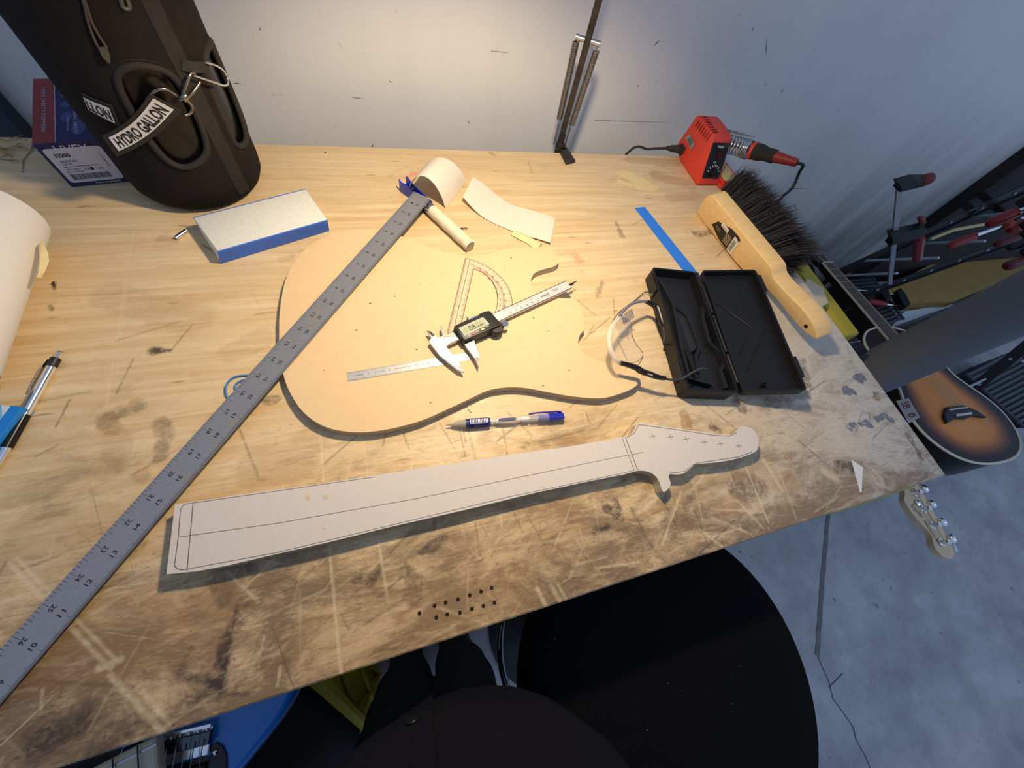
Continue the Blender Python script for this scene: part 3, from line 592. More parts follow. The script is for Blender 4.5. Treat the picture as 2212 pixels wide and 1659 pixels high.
m = MB(); bb = [bot[0], bot[1], top[1] * .98 + bot[1] * .02, top[0] * .98 + bot[0] * .02]; n3 = unit(np.cross(bot[1] - bot[0], top[0] - bot[0])); n3 = n3 if n3[1] > 0 else -n3
m.loft([np.array(bb) - n3 * .0006, np.array(bb) + n3 * .001]); m.obj('blue_side', MATS['blue_fabric'], fb)
# ---- loose metal pencil cap
a, b = at(380, 514, .003), at(402, 499, .003); L = np.linalg.norm(b - a)
m = MB(); m.lathe([(.0022, -.0003), (.0029, 0), (.0031, L * .3), (.0031, L), (.0024, L), (.0024, L * .6)], a, b - a, 18)
o = m.obj('pencil_cap', CHROME, smooth=40); tag(o, 'tiny chrome pencil cap beside the sanding block', 'pencil cap')
# ---- blue rubber band under the rule
P = smooth_poly([at(*q, .0014) for q in ((490, 857), (487, 838), (496, 822), (513, 813), (540, 812), (556, 822), (548, 838), (530, 846), (512, 846), (508, 834), (518, 824), (534, 820), (545, 824), (538, 836), (515, 856), (500, 862))], 4)
o = MB().tube(P, .0012, 6, closed=True).obj('rubber_band', mat('blue_rubber', (64, 128, 196), .6), smooth=60); tag(o, 'twisted blue rubber band peeking out from under the rule', 'rubber band')
# ---- strip of blue painter's tape
c = xy([(1371, 450), (1392, 447), (1512, 596), (1484, 596)], 0); o = MB().prism(c, .0001, .0005).obj('tape_strip', mat('painters_tape', (44, 124, 224), .7, var=.25, scale=60, c2=(60, 112, 200))); tag(o, "strip of blue painter's tape stuck to the bench beside the black case", 'tape')
# ---- paper scrap and a few splinters
c = xy([(1838, 993), (1863, 1010), (1860, 1064), (1857, 1064)], 0); o = MB().prism(c, .0004, .0009).obj('paper_scrap', PAPER); tag(o, 'thin triangular white paper scrap near the bench corner', 'paper scrap')
o = MB().tube([at(*q, .0012) for q in ((1021, 868), (1013, 876), (1012, 884), (1018, 890))], .0006, 5).obj('wood_shaving', mat('shaving', (232, 216, 190), .7)); tag(o, 'thin curled pale shaving beside the clear pencil', 'shaving')
for q, l, a, lab in (((117, 614), .010, 1.2, 'dark wood splinter near the open end of the paper roll'), ((998, 494), .006, .1, 'dark wood chip beside the taped tool handle'), ((703, 330), .004, -1, 'dark speck of wood at the back edge beside the jug'), ((950, 347), .005, .9, 'curled dark splinter behind the arched sandpaper')):
    c = at(*q, .0012); d = np.array([math.cos(a), -math.sin(a), 0]) * l
    tag(MB().tube([c - d / 2, c + np.array([0, 0, .001]), c + d / 2], [.0004, .0011, .0003], 5).obj('wood_splinter', mat('dark_splinter', (52, 40, 32), .8)), lab, 'splinter', 'loose splinters')

# ---- small six-inch rule
sf = Fr(at(750.5, 814.5, TB + .0006), at(1017, 769, TB + .0006) - at(750.5, 814.5, TB + .0006)); SL = .154
sr = empty('pocket_rule', 'short satin steel pocket rule lying under the caliper jaws', 'ruler', (*sf.at(.07)[:2], TB))
MB().box((0, -.0062, -.0005), (SL, .0062, 0), sf).obj('blade', mat('satin_steel', (206, 204, 200), .36, .5, var=.2, scale=30, stretch=(3, 60, 3), c2=(176, 174, 172)), sr)
m = MB(); z = .0001
for k in range(1, int(SL / IN * 32)):
    x = k * IN / 32; l = .0022 if k % 8 == 0 else (.0016 if k % 4 == 0 else .0011); w = .00010
    for sg in (-1, 1): m.add(sf([(x - w, sg * .0062, z), (x + w, sg * .0062, z), (x + w, sg * (.0062 - l), z), (x - w, sg * (.0062 - l), z)]), [(0, 1, 2, 3) if sg < 0 else (3, 2, 1, 0)])
for k in range(1, 7): m.text(str(k), Fr(sf.at(k * IN * .98, -.0014, z), sf.x, sf.z), h=.0028)
for k, t in enumerate(('TEMPERED', 'PRODUCTS', 'ENGINEERING', '64 THS', 'IN USA', 'MADE IN U.S.A.')): m.text(t, Fr(sf.at((k + .5) * IN, -.0006, z), sf.x, sf.z), h=.0012, w=.013)
for k in range(6):
    for j in range(1, 8):
        for y, t in ((.0026, str(4 * j)), (-.0040, str(8 * j))): m.text(t, Fr(sf.at(k * IN + j * IN / 8, y, z), sf.x, sf.z), h=.0008)
m.obj('markings', INK, sr)

# ---- clear protractor
zt = TB + .0014; a, b = at(1005.5, 557, zt), at(962.5, 735, zt); pf = Fr(b, a - b); PL = np.linalg.norm(a - b)
prt = empty('protractor', 'clear plastic protractor partly under the digital caliper', 'protractor', (*pf.at(PL / 2)[:2], TB))
R0 = PL / 2 * 1.0; n = 48; th = np.linspace(0, pi, n); base = .016
def dshape(r, yb, k):
    return [(PL / 2 + r * math.cos(t), max(yb, 0) + k * r * math.sin(t)) for t in th] + [(PL / 2 - r + 2 * r * q / 12, max(yb, 0)) for q in range(1, 12)]
# the disc lies on the side away from the long rule
outer = np.array(dshape(R0, .0, 1.06)) * [1, -1]; inner = np.array(dshape(R0 - .0185, base, .75)) * [1, -1]
outer[:, 1] -= .0
m = MB(); n = len(outer); v = np.vstack([np.c_[outer, np.zeros(n)], np.c_[inner, np.zeros(n)], np.c_[outer, np.full(n, -.0012)], np.c_[inner, np.full(n, -.0012)]])
f = []
for i in range(n):
    j = (i + 1) % n; f += [(i, j, n + j, n + i), (2 * n + j, 2 * n + i, 3 * n + i, 3 * n + j), (j, i, 2 * n + i, 2 * n + j), (n + i, n + j, 3 * n + j, 3 * n + i)]
m.add(pf(v), f); PLAS = mat('clear_plastic', (255, 236, 222), .1, alpha=.16); m.obj('sheet', PLAS, prt)
m = MB(); z = .0001; w = .0002
def tick(p, q, ww=w):
    p, q = np.array(p), np.array(q); d = unit(q - p); k = np.array([-d[1], d[0]]) * ww; m.add(pf([(*(p - k), z), (*(q - k), z), (*(q + k), z), (*(p + k), z)]), [(0, 1, 2, 3)])
for k in range(2, int(PL / IN * 16)):
    x = k * IN / 16; tick((x, -.0003), (x, -(.004 if k % 4 == 0 else .0025)))
tick((.002, -.0075), (PL - .002, -.0075), .0003)
for k in range(5, 176):
    t = math.radians(k); c, s_ = math.cos(t), -1.06 * math.sin(t); l = .005 if k % 10 == 0 else (.0035 if k % 5 == 0 else 0)
    if l: tick((PL / 2 + R0 * c, R0 * s_), (PL / 2 + (R0 - l) * c, (R0 - l) * s_))
    for rr in (.0102, .0122): 
        if k > 12 and k < 168: tick((PL / 2 + (R0 - rr) * c, (R0 - rr) * s_), (PL / 2 + (R0 - rr - .0012) * c, (R0 - rr - .0012) * s_), .00022)
for k in range(n):
    for oo, ww in ((outer, .0003), (inner, .0004)):
        p, q = oo[k], oo[(k + 1) % n]
        if np.linalg.norm(p - q) > 1e-6: tick(p, q, ww)
for k in range(10, 180, 10):
    t = math.radians(k); c, s_ = math.cos(t), -1.06 * math.sin(t)
    f0 = Fr(pf.at(PL / 2 + (R0 - .0085) * c, (R0 - .0085) * s_, z), pf.x * math.sin(t) + pf.y * c, pf.z); m.text(str(k), f0, h=.0026, w=.0045)
    f0 = Fr(pf.at(PL / 2 + (R0 - .0160) * c, (R0 - .0160) * s_ , z), pf.x * math.sin(t) + pf.y * c, pf.z)
    if 20 < k < 160: m.text(str(180 - k), f0, h=.0022, w=.0040)
for k in range(1, int(PL / IN) + 1): m.text(str(k), Fr(pf.at(PL - k * IN + .004, -.0062, z), -pf.y, pf.z), h=.0028)
for k in range(1, 12): m.text(str(k), Fr(pf.at(PL - .013 - k * .010, -.0125, z), -pf.y, pf.z), h=.0024)
for k in range(100): tick((.012 + k * (PL - .024) / 100, -.0138), (.012 + k * (PL - .024) / 100, -.0150))
m.obj('scale_print', mat('brown_ink', (58, 46, 36), .6), prt)

# ---- digital caliper
cf = Fr((-.7405, .3266, .0220), (.9366, .3504, 0)); CL = .2426
dc = empty('digital_caliper', 'digital caliper with black display module and steel jaws on the body template', 'caliper', (*cf.at(.1)[:2], TB))
CST = mat('caliper_steel', (226, 222, 216), .34, .35, var=.15, scale=20, c2=(208, 204, 198)); CDK = mat('ground_steel', (88, 84, 84), .35, .9)
def loc(fr, pts, z):
    out = []
    for q in pts: p = at(*q, z) - fr.o; out.append((p @ fr.x, p @ fr.y))
    return out
m = MB(); m.box((.012, -.008, -.0035), (CL, .008, 0), cf); m.obj('beam', CST, dc, bevel=.0004, segs=1)
m = MB(); m.box((.02, -.0080, .00005), (CL, -.0071, .0002), cf); m.box((.02, .0071, .00005), (CL, .0080, .0002), cf); m.obj('edge_groove', CDK, dc)
m = MB(); m.prism(loc(cf, [(922.3, 715), (931, 716.5), (939, 724.5), (951, 732), (958, 741), (966, 750.5), (978, 768), (994, 788), (1002.7, 803), (997, 802), (988, 798), (950, 768), (926.3, 737.4), (932, 730)], .0222), -.0037, .0004, cf); fj = m.obj('fixed_jaw', CST, dc, bevel=.0003, segs=1)
m = MB(); m.prism(loc(cf, [(994.5, 789.5), (1003, 803), (993, 799), (989, 791.5)], .0222), -.0005, .0006, cf); m.obj('jaw_tip', CDK, fj); m = MB(); m.prism(loc(cf, [(922, 714.7), (931, 716.3), (939, 724.3), (934, 727.5)], .0222), -.0005, .0006, cf); m.obj('jaw_tip', CDK, fj)
m = MB(); m.prism(loc(cf, [(1000, 738), (1024, 733), (1036.6, 772), (1034, 793), (1025, 774), (1006.8, 749.6)], .0222), -.0037, .0003, cf); m.prism(loc(cf, [(952.5, 702.5), (959.8, 713.4), (968.8, 721.5), (985, 716), (990, 726), (957, 728.5), (951.6, 710)], .0222), -.0037, .0003, cf); sj = m.obj('sliding_jaw', mat('shaded_steel', (172, 168, 160), .36, .9, var=.3, scale=50, c2=(150, 146, 140)), dc, bevel=.0003, segs=1)
m = MB(); m.prism(loc(cf, [(1025.5, 774), (1031.5, 770), (1036.6, 775), (1034.3, 793)], .0222), -.0005, .0006, cf); m.obj('jaw_tip', CDK, sj)
ZM = .0305
mp_ = loc(cf, [(980, 706), (984, 702), (1047, 672), (1058, 670.5), (1083, 699), (1078, 703), (1006, 734.5), (1001, 733)], ZM); 
CB = mat('caliper_black', (40, 37, 34), .42, var=.3, scale=60, c2=(58, 54, 50))
m = MB(); m.prism(mp_, TB + .002 - cf.o[2], ZM - cf.o[2], cf); mod = m.obj('display_module', CB, dc, bevel=.0012, smooth=35)
# the grip bulge with the thumb wheel below the module
c = cf.at(*loc(cf, [(1073, 707)], ZM - .003)[0], 0); m = MB(); m.lathe([(.0085, -.006), (.0092, -.004), (.0092, .003), (.0080, .0045)], c, (0, 0, 1), 28)
for k in range(22):
    t = k / 22 * 2 * pi; p = c + np.array([math.cos(t), math.sin(t), 0]) * .0092; m.tube([p + np.array([0, 0, -.004]), p + np.array([0, 0, .003])], .0005, 4)
m.obj('thumb_wheel', CB, dc, smooth=40)
lcd = loc(cf, [(991, 709), (1043, 685.5), (1057, 700), (1004, 725)], ZM); hz = ZM - cf.o[2]
c0 = np.mean(lcd, 0); m = MB(); m.prism(np.array(lcd), hz, hz + .0004, cf); m.obj('screen_bezel', mat('bezel_white', (222, 222, 220), .4), mod)
m = MB(); m.prism((np.array(lcd) - c0) * [.955, .93] + c0, hz, hz + .0005, cf); m.obj('screen', mat('lcd_green', (176, 178, 148), .25), mod)
lf = Fr(cf.at(*c0, hz + .0006), cf.x, cf.z); lx = np.linalg.norm(np.array(lcd[1]) - lcd[0]); ly = np.linalg.norm(np.array(lcd[2]) - lcd[1])
m = MB(); m.text('08', lf.sub((-lx * .09, -ly * .33, 0)), h=ly * .62, w=lx * .25); m.text('660', lf.sub((lx * .23, -ly * .33, 0)), h=ly * .30, w=lx * .25); m.text('.', lf.sub((lx * .075, -ly * .33, 0)), h=ly * .4); m.text('in', lf.sub((lx * .42, ly * .18, 0)), h=ly * .10); m.obj('digits', INK, mod)
m = MB(); m.text('8', lf.sub((-lx * .34, -ly * .33, 0)), h=ly * .62); m.text('888', lf.sub((lx * .20, ly * .05, 0)), h=ly * .3, w=lx * .25); m.text('-', lf.sub((-lx * .45, -ly * .33, 0)), h=ly * .62); m.obj('ghost_segments', mat('lcd_ghost', (158, 158, 130), .4), mod)
for q, colr, nm in (((1022, 686.5), (96, 140, 190), 'blue'), ((1023, 721.5), (222, 110, 90), 'red'), ((1043, 711.5), (230, 214, 140), 'yellow')):
    c = loc(cf, [q], ZM)[0]; m = MB(); m.box((c[0] - .0024, c[1] - .0013, hz), (c[0] + .0024, c[1] + .0013, hz + .0012), cf); tag(m.obj('button', mat('btn_' + nm, colr, .5), mod, bevel=.0004), nm + ' button')
m = MB()
for q, t in (((1015, 690), 'ABS'), ((1032, 682.5), 'in/mm'), ((1014, 726), 'OFF'), ((1031, 717), 'ON'), ((1053, 706), 'ZERO')): m.text(t, Fr(cf.at(*loc(cf, [q], ZM)[0], hz + .0002), cf.x, cf.z), h=.0019, w=.0052)
m.obj('button_lettering', WHITEINK, mod)
m = MB(); g0 = np.array(loc(cf, [(1048, 681)], ZM)[0])
for k in range(9): m.box((g0[0] + .000, g0[1] - .0002 - k * .00145, hz), (g0[0] + .0095, g0[1] + .0004 - k * .00145, hz + .0006), cf)
m.obj('grip_rib', BLK, mod)
c = cf.at(*loc(cf, [(1091, 699)], .026)[0], .000); m = MB(); m.lathe([(.0030, -.0075), (.0045, -.007), (.0045, -.003), (.0030, -.0025), (.0030, -.001), (.0052, -.0005), (.0052, .0042), (.0046, .0048)], c, (0, 0, 1), 24); m.obj('lock_screw', CHROME, dc, smooth=35)
c = cf.at(*loc(cf, [(1010, 686)], .028)[0], .003); m = MB(); m.lathe([(.0022, -.006), (.0022, .001), (.0018, .0018)], c, (0, 0, 1), 16); m.obj('lock_screw', CHROME, dc, smooth=35)
m = MB(); m.box((CL, -.0025, -.0028), (CL + .009, .0012, -.0012), cf); m.box((CL + .009, -.0002, -.0026), (CL + .0165, .0012, -.0014), cf); m.obj('depth_rod', CDK, dc)
m = MB(); z = .0003; X0 = -.1 + loc(cf, [(980 + 890 / 7.9, 540 + 1125 / 7.9)], .0222)[0][0]
for k in range(0, 156):
    x = X0 + k * .001; l = .0030 if k % 10 == 0 else (.0023 if k % 5 == 0 else .0015)
    if x > .024 and not .075 < x < .117: m.add(cf([(x - .00008, -.007, z), (x + .00008, -.007, z), (x + .00008, -.007 + l, z), (x - .00008, -.007 + l, z)]), [(0, 1, 2, 3)])
    if k % 10 == 0 and x > .03 and not .07 < x < .118: m.text(str(k), cf.sub((x, -.0042 + .001, z)), h=.0020)
for k in range(0, 61):
    x = X0 + k * IN / 10; l = .0028 if k % 10 == 0 else .0018
    if x > .024 and not .075 < x < .117: m.add(cf([(x - .00008, .007 - l, z), (x + .00008, .007 - l, z), (x + .00008, .007, z), (x - .00008, .007, z)]), [(0, 1, 2, 3)]); m.text(str(k // 10 if k % 10 == 0 else k % 10), cf.sub((x + .0003, .0022 if k % 10 == 0 else .0031, z)), h=.0022 if k % 10 == 0 else .0013)
m.text('mm', cf.sub((X0 + .160, -.005, z)), h=.0014); m.text('in', cf.sub((X0 + .156, .0035, z)), h=.0014); m.text('JOHNSON', cf.sub((X0 + .176, -.0018, z)), h=.0034, w=.015); m.text('LEVEL & TOOL', cf.sub((X0 + .181, -.0038, z)), h=.0011, w=.009); m.text('STAINLESS', cf.sub((X0 + .198, .0015, z)), h=.0012, w=.012); m.text('HARDENED', cf.sub((X0 + .198, -.0006, z)), h=.0011, w=.009); m.obj('engraving', INK, dc)
# ================================================================== jug in a black neoprene sleeve
JC = np.array([-1.033, .690]); JR = .0855; JH = .285
def cyl_hit(px, py, r=JR):
    d = ray(px, py); o = CP[:2] - JC; a = d[:2] @ d[:2]; b = 2 * o @ d[:2]; c = o @ o - r * r; q = b * b - 4 * a * c
    t = (-b - math.sqrt(max(q, 0))) / (2 * a); p = CP + d * t; return math.atan2(p[1] - JC[1], p[0] - JC[0]), p[2]
def cyl(phi, z, r): return np.array([JC[0] + r * math.cos(phi), JC[1] + r * math.sin(phi), z])
jug = empty('water_jug', 'tall black neoprene-sleeved water jug with oval windows and a label strap', 'water jug', (*JC, 0))
NEO = mat('neoprene', (33, 29, 26), .9, var=.5, scale=40, c2=(25, 22, 20), bump=.25, bscale=700, spec=.2)
win = [[(255, 159), (286, 143), (325, 145), (365, 159), (394, 192), (416, 231), (438, 282), (447, 325), (430, 351), (398, 362), (362, 347), (325, 307), (289, 250), (260, 195)],
       [(459, 87), (474, 98), (485, 123), (499, 159), (517, 217), (532, 289), (524, 315), (506, 307), (481, 253), (456, 195), (445, 145), (447, 108)]]
W = [smooth_poly([cyl_hit(*q) for q in w], 6) for w in win]
W = [np.c_[np.unwrap(w[:, 0]), w[:, 1]] for w in W]
def inside(poly, x, y):
    x0, y0 = poly[:, 0], poly[:, 1]; x1, y1 = np.roll(x0, -1), np.roll(y0, -1); c = ((y0 > y) != (y1 > y)) & (x < (x1 - x0) * (y - y0) / (y1 - y0 + 1e-12) + x0); return c.sum() % 2 == 1
nphi = 300; prof = [(.030, .0005), (.060, .0008), (.072, .003), (.080, .009), (.0843, .018), (JR, .030)] + [(JR, .030 + k * .003) for k in range(1, 80)] + [(JR - .002, .2745), (.078, .281), (.066, .285), (.048, .287)]
ph = np.arange(nphi) * 2 * pi / nphi - pi
V = np.array([[cyl(p, z, r) for p in ph] for r, z in prof]); m = MB(); F_ = []
for i in range(len(prof) - 1):
    zc = (prof[i][1] + prof[i + 1][1]) / 2
    for j in range(nphi):
        pc = ph[j] + pi / nphi
        if .02 < zc < .27 and any(inside(w, pc, zc) or inside(w, pc + 2 * pi, zc) or inside(w, pc - 2 * pi, zc) for w in W): continue
        k = (j + 1) % nphi; F_.append((i * nphi + j, i * nphi + k, (i + 1) * nphi + k, (i + 1) * nphi + j))
F_.append(list(range(nphi))[::-1]); F_.append(list(range((len(prof) - 1) * nphi, len(prof) * nphi)))
m.add(V.reshape(-1, 3), F_); m.obj('sleeve', NEO, jug, smooth=50)
for w in W:
    MB().tube([cyl(p, z, JR - .0005) for p, z in w], .0038, 8, closed=True).obj('window_rim', mat('neoprene_binding', (40, 35, 31), .85, bump=.2, bscale=600), jug, smooth=60)
    c = w.mean(0); MB().tube([cyl(*(c + (q - c) * [1.10, 1.10]), JR + .0001) for q in w], .0007, 5, closed=True).obj('stitching', mat('stitch', (30, 26, 23), .9), jug)
JUGP = mat('smoky_plastic', (10, 10, 11), .25, var=.5, scale=9, c2=(20, 18, 17))
MB().lathe([(.06, .004), (.078, .02), (.079, .05), (.079, .26), (.06, .28), (.045, .284)], (*JC, 0), (0, 0, 1), 64).obj('bottle', JUGP, jug, smooth=40)
m = MB(); m.lathe([(.047, .283), (.047, .300), (.052, .301), (.052, .322), (.048, .326)], (*JC, 0), (0, 0, 1), 48); m.obj('cap', BLK, jug, smooth=35)
# vertical seam band between the windows
a, b = cyl_hit(470, 330)[0], cyl_hit(500, 330)[0]
m = MB(); m.sheet([[cyl(p, z, JR + .0006) for p in np.linspace(a, b, 5)] for z in np.linspace(.018, .24, 20)]); m.obj('seam_band', mat('seam', (36, 32, 28), .85, var=.4, scale=60), jug, smooth=60)
# straps with printed labels, laid around the sleeve
def cmap(corners, r):
    """corners tl,tr,br,bl in pixels -> function (u,v) -> world on a cylinder of radius r"""
    C4 = [np.array(cyl_hit(*q)) for q in corners]
    def f(u, v, rr=r): q = (C4[0] * (1 - u) + C4[1] * u) * (1 - v) + (C4[3] * (1 - u) + C4[2] * u) * v; return cyl(q[0], q[1], rr)
    return f
STRAP = mat('webbing', (42, 37, 34), .85, bump=.3, bscale=900); LAB = mat('label_white', (206, 204, 202), .6)
def strap(corners, inset, textstr, g, name):
    o = MB().sheet([[g(u, v) for u in np.linspace(0, 1, 15)] for v in np.linspace(0, 1, 4)]).obj(name, STRAP, jug, smooth=60, thick=.0016)
    u0, u1, v0, v1 = inset
    MB().sheet([[g(u, v, .0030) for u in np.linspace(u0, u1, 15)] for v in np.linspace(v0, v1, 4)]).obj('printed_label', LAB, o, smooth=60)
    vv, ff = glyphs(textstr, .03); lo, hi = vv.min(0), vv.max(0)
    m = MB(); m.add([g(u0 + (u1 - u0) * (.05 + .90 * (q[0] - lo[0]) / (hi[0] - lo[0])), v1 - (v1 - v0) * (.12 + .74 * (q[1]) / .73), .0034) for q in vv], ff); m.obj('lettering', INK, o)
    return o
def free(corners, dist, sag):
    C4 = [CP + unit(ray(*q)) * dd for q, dd in zip(corners, dist)]
    def g(u, v, e=0):
        p = (C4[0] * (1 - u) + C4[1] * u) * (1 - v) + (C4[3] * (1 - u) + C4[2] * u) * v; w = unit(CP - p); return p + w * e + np.array([0, 0, -sag]) * math.sin(pi * u)
    return g
dr = [np.linalg.norm(cyl(*cyl_hit(*q), .0935) - CP) for q in ((322, 203), (391, 240))]
strap([(221, 293), (322, 201), (391, 238), (253, 338)], (.06, .965, .17, .83), 'HYDRO GALLON', free([(221, 293), (322, 201), (391, 238), (253, 338)], (dr[0] + .045, dr[0] - .006, dr[1] - .006, dr[1] + .040), .005), 'label_strap')
fr_ = cmap([(180, 200), (243, 226), (262, 272), (196, 236)], JR + .0012)
strap(None, (.05, .9, .1, .85), 'LLON', lambda u, v, e=0: fr_(u, v, JR + .0012 + e), 'rear_strap')
def jpath(pts, r): return smooth_poly([cyl(*cyl_hit(*q), rr) for q, rr in zip(pts, r)], 5, False)
CG = mat('dark_nickel', (150, 142, 126), .22, 1.0)
P = [(322, 204), (326, 190), (340, 183), (355, 186), (372, 197), (392, 208), (404, 222), (402, 236), (391, 241)]; MB().tube(jpath(P, [.094] * 9), .0017, 8).obj('strap_ring', CG, jug, smooth=60)
P = [(376, 204), (382, 178), (388, 155), (396, 146), (404, 152)]; c = MB().tube(jpath(P, [.098, .099, .099, .098, .096]), .0015, 8).obj('snap_hook', CG, jug, smooth=60)
MB().tube(jpath([(384, 206), (398, 188), (412, 168)], [.098, .099, .098]), .0015, 8).obj('hook_arm', CG, c, smooth=60)
MB().lathe([(.003, 0), (.0042, .001), (.0042, .006), (.0028, .008)], cyl(*cyl_hit(379, 203), .098), cyl(*cyl_hit(388, 190), .099) - cyl(*cyl_hit(379, 203), .098), 12).obj('swivel', CG, c, smooth=40)
P = [(402, 155), (425, 164), (446, 173), (460, 179), (470, 177), (470, 163), (460, 146), (446, 136), (434, 132)]; MB().tube(jpath(P, [.095, .097, .098, .098, .097, .096, .095, .093, .090]), .0012, 7).obj('key_ring', CHROME, jug, smooth=60)
# carrying loop tab the ring hangs from, and the zip-pull cord further up
m = MB(); m.sheet([[cyl(*cyl_hit(x, y), JR + e) for x, e in ((392, .0005), (405, .006), (425, .007), (440, .0005))] for y in (128, 140, 152)]); m.obj('ring_tab', STRAP, jug, smooth=60, thick=.0015)
m = MB(); m.tube(jpath([(160, -40), (180, 2), (190, 45), (205, 85), (216, 105)], [JR + .002] * 5), .0012, 6); m.tube(jpath([(168, -40), (184, 4), (200, 50), (222, 88), (230, 100)], [JR + .002] * 5), .0012, 6); zc = m.obj('pull_cord', mat('cord', (78, 70, 58), .8), jug, smooth=60)
m = MB(); m.sheet([[cyl(*cyl_hit(*q), JR + .0035) for q in r] for r in (((213, 98), (229, 95)), ((222, 118), (236, 112)), ((235, 131), (239, 128)))]); m.obj('pull_tab', mat('tab_grey', (92, 84, 74), .7, var=.8, scale=500), zc, smooth=60, thick=.002)
m = MB(); m.tube(jpath([(257, -20), (262, 10), (270, 18), (278, 14), (270, -10)], [JR + .001] * 5), .002, 6); m.obj('zip_slider', mat('zip', (84, 80, 74), .6), jug, smooth=60)

# ================================================================== eyewear box
bo = at(155, 405, 0); bf = Fr((bo[0], bo[1], 0), (.981, .196, 0)); BW, BD, BHh = .066, .150, .060
bx = empty('eyewear_box', 'navy and red cardboard safety eyewear box with white label behind the jug', 'box', (*bf.at(BW / 2, BD / 2)[:2], 0))
NAVY = mat('navy_card', (42, 44, 88), .6, var=.2, scale=20, c2=(52, 56, 108)); REDC = mat('red_card', (150, 62, 62), .6, var=.15, scale=30)
bd = MB().box((0, 0, .0004), (BW, BD, BHh), bf).obj('carton', NAVY, bx, bevel=.0006, segs=1)
m = MB(); m.flat([(.0003, .0004), (.023, .0004), (.023, BD - .0004), (.0003, BD - .0004)], BHh + .0002, bf); m.obj('red_panel', REDC, bd)
m = MB(); m.flat([(.0228, .0004), (.0236, .0004), (.0236, BD - .0004), (.0228, BD - .0004)], BHh + .0003, bf)
tf = lambda x, y: Fr(bf.at(x, y, BHh + .0004), -bf.y, bf.z)
m.text('UVEX SAFETY EYEWEAR', tf(.0095, .075), h=.0042, w=.104); m.text('INSPIRING SAFETY', tf(.042, .050), h=.0040, w=.066); m.text('WWW.UVEX.US', tf(.035, .040), h=.0024, w=.032); m.text('by Honeywell', tf(.030, .118), h=.0036, w=.030)
m.lathe([(.0016, 0), (.0016, .0001)], bf.at(.044, .092, BHh + .0003), (0, 0, 1), 10)
m.obj('top_print', mat('pale_print', (188, 186, 200), .6), bd)
m = MB()
for cx_, cy_, rx, ry in ((.035, .055, .006, .012), (.047, .030, .008, .016), (.036, .085, .008, .008), (.050, .062, .006, .010)): m.flat([(cx_ + rx * math.cos(t), cy_ + ry * math.sin(t) + .3 * rx * math.cos(t)) for t in np.arange(18) * pi / 9], BHh + .00025, bf)
m.obj('pattern_print', mat('blue_pattern', (66, 76, 130), .6), bd)
ff = Fr(bf.at(0, 0, 0), bf.x, -bf.y)      # front face frame: x right, y up
ff = Fr(bf.at(0, -.0003, 0), bf.x, np.cross(bf.x, [0, 0, 1]))
m = MB(); m.flat(rrect(.004, .0065, BW - .002, .0535, .004), .0002, ff); m.obj('white_label', mat('label_paper', (212, 212, 218), .6), bd)
m = MB(); m.text('UVEX', ff.sub((BW * .52, .047, .0004)), h=.0105, w=.034); m.obj('brand_print', mat('pale_brand', (226, 226, 232), .6), bd); m = MB(); m.text('Honeywell', ff.sub((BW * .66, .0026, .0004)), h=.003, w=.028); m.obj('brand_print', mat('pale_brand', (226, 226, 232), .6), bd)
m = MB(); z = .0005; m.text('S3200', ff.sub((.011, .0420, z)), h=.0048, w=.016, align='L', bold=.03); m.text('GENESIS BLK', ff.sub((.0115, .0350, z)), h=.0028, w=.018, align='L'); m.text('CLR UD', ff.sub((.0115, .0310, z)), h=.0028, w=.010, align='L')
m.flat([(.0105, .0284), (.048, .0284), (.048, .0290), (.0105, .0290)], z, ff); m.text('Z87+ Z94.3', ff.sub((.011, .0240, z)), h=.0023, w=.014, align='L'); m.text('MADE IN MEXICO', ff.sub((.009, .0208, z)), h=.0019, w=.019, align='L'); m.text('CE', ff.sub((.032, .0225, z)), h=.0034); m.lathe([(.002, 0), (.002, .0001)], ff.at(.0375, .0242, z), ff.z, 14); m.text('1 EA', ff.sub((.046, .0225, z)), h=.0030, w=.008)
x = .010; random.seed(5)
while x < .052:
    w = random.choice((.0003, .0005, .0008)); m.flat([(x, .0105), (x + w, .0105), (x + w, .0185), (x, .0185)], z, ff); x += w + random.choice((.0003, .0005, .0007))
m.text('1117344177', Fr(ff.at(.0565, .034, z), -ff.y, ff.z), h=.0022, w=.018); m.obj('label_print', INK, bd)

# ================================================================== roll of white paper
RX, RR = -1.213, .050; Y0r, Y1r = .348, .552
roll = empty('paper_roll', 'loose roll of white paper at the bench end beside the eyewear box', 'paper roll', (RX, (Y0r + Y1r) / 2, 0))
th = np.linspace(0, 5.2 * pi, 150); rad = RR - .0016 * th / pi
rows = []
for t, r in zip(th, rad): a = -pi / 2 - .5 - t; fl_ = .003 * math.exp(-t * .5); rows.append([np.array([RX + (r + fl_ * s) * math.cos(a), y, RR + .0006 + r * math.sin(a)]) for s, y in ((0, Y0r), (.3, Y0r * .66 + Y1r * .34), (.6, Y0r * .3 + Y1r * .7), (1, Y1r))])
m = MB(); m.sheet(rows); m.obj('sheet', PAPER, roll, smooth=60, thick=.0003)
P = [(90, 520), (106, 560), (103, 575), (92, 600), (84, 585)]; m = MB()
tp = [np.array(at(*q, .045)) for q in ((91, 520), (104, 545), (106, 565), (98, 585), (90, 600))]; ti = [np.array(at(*q, .050)) for q in ((86, 525), (88, 545), (86, 565), (84, 585), (80, 600))]
m.sheet([[a, b] for a, b in zip(tp, ti)]); m.obj('tape_tab', mat('masking_tape_cream', (232, 214, 160), .7), roll, thick=.0003)

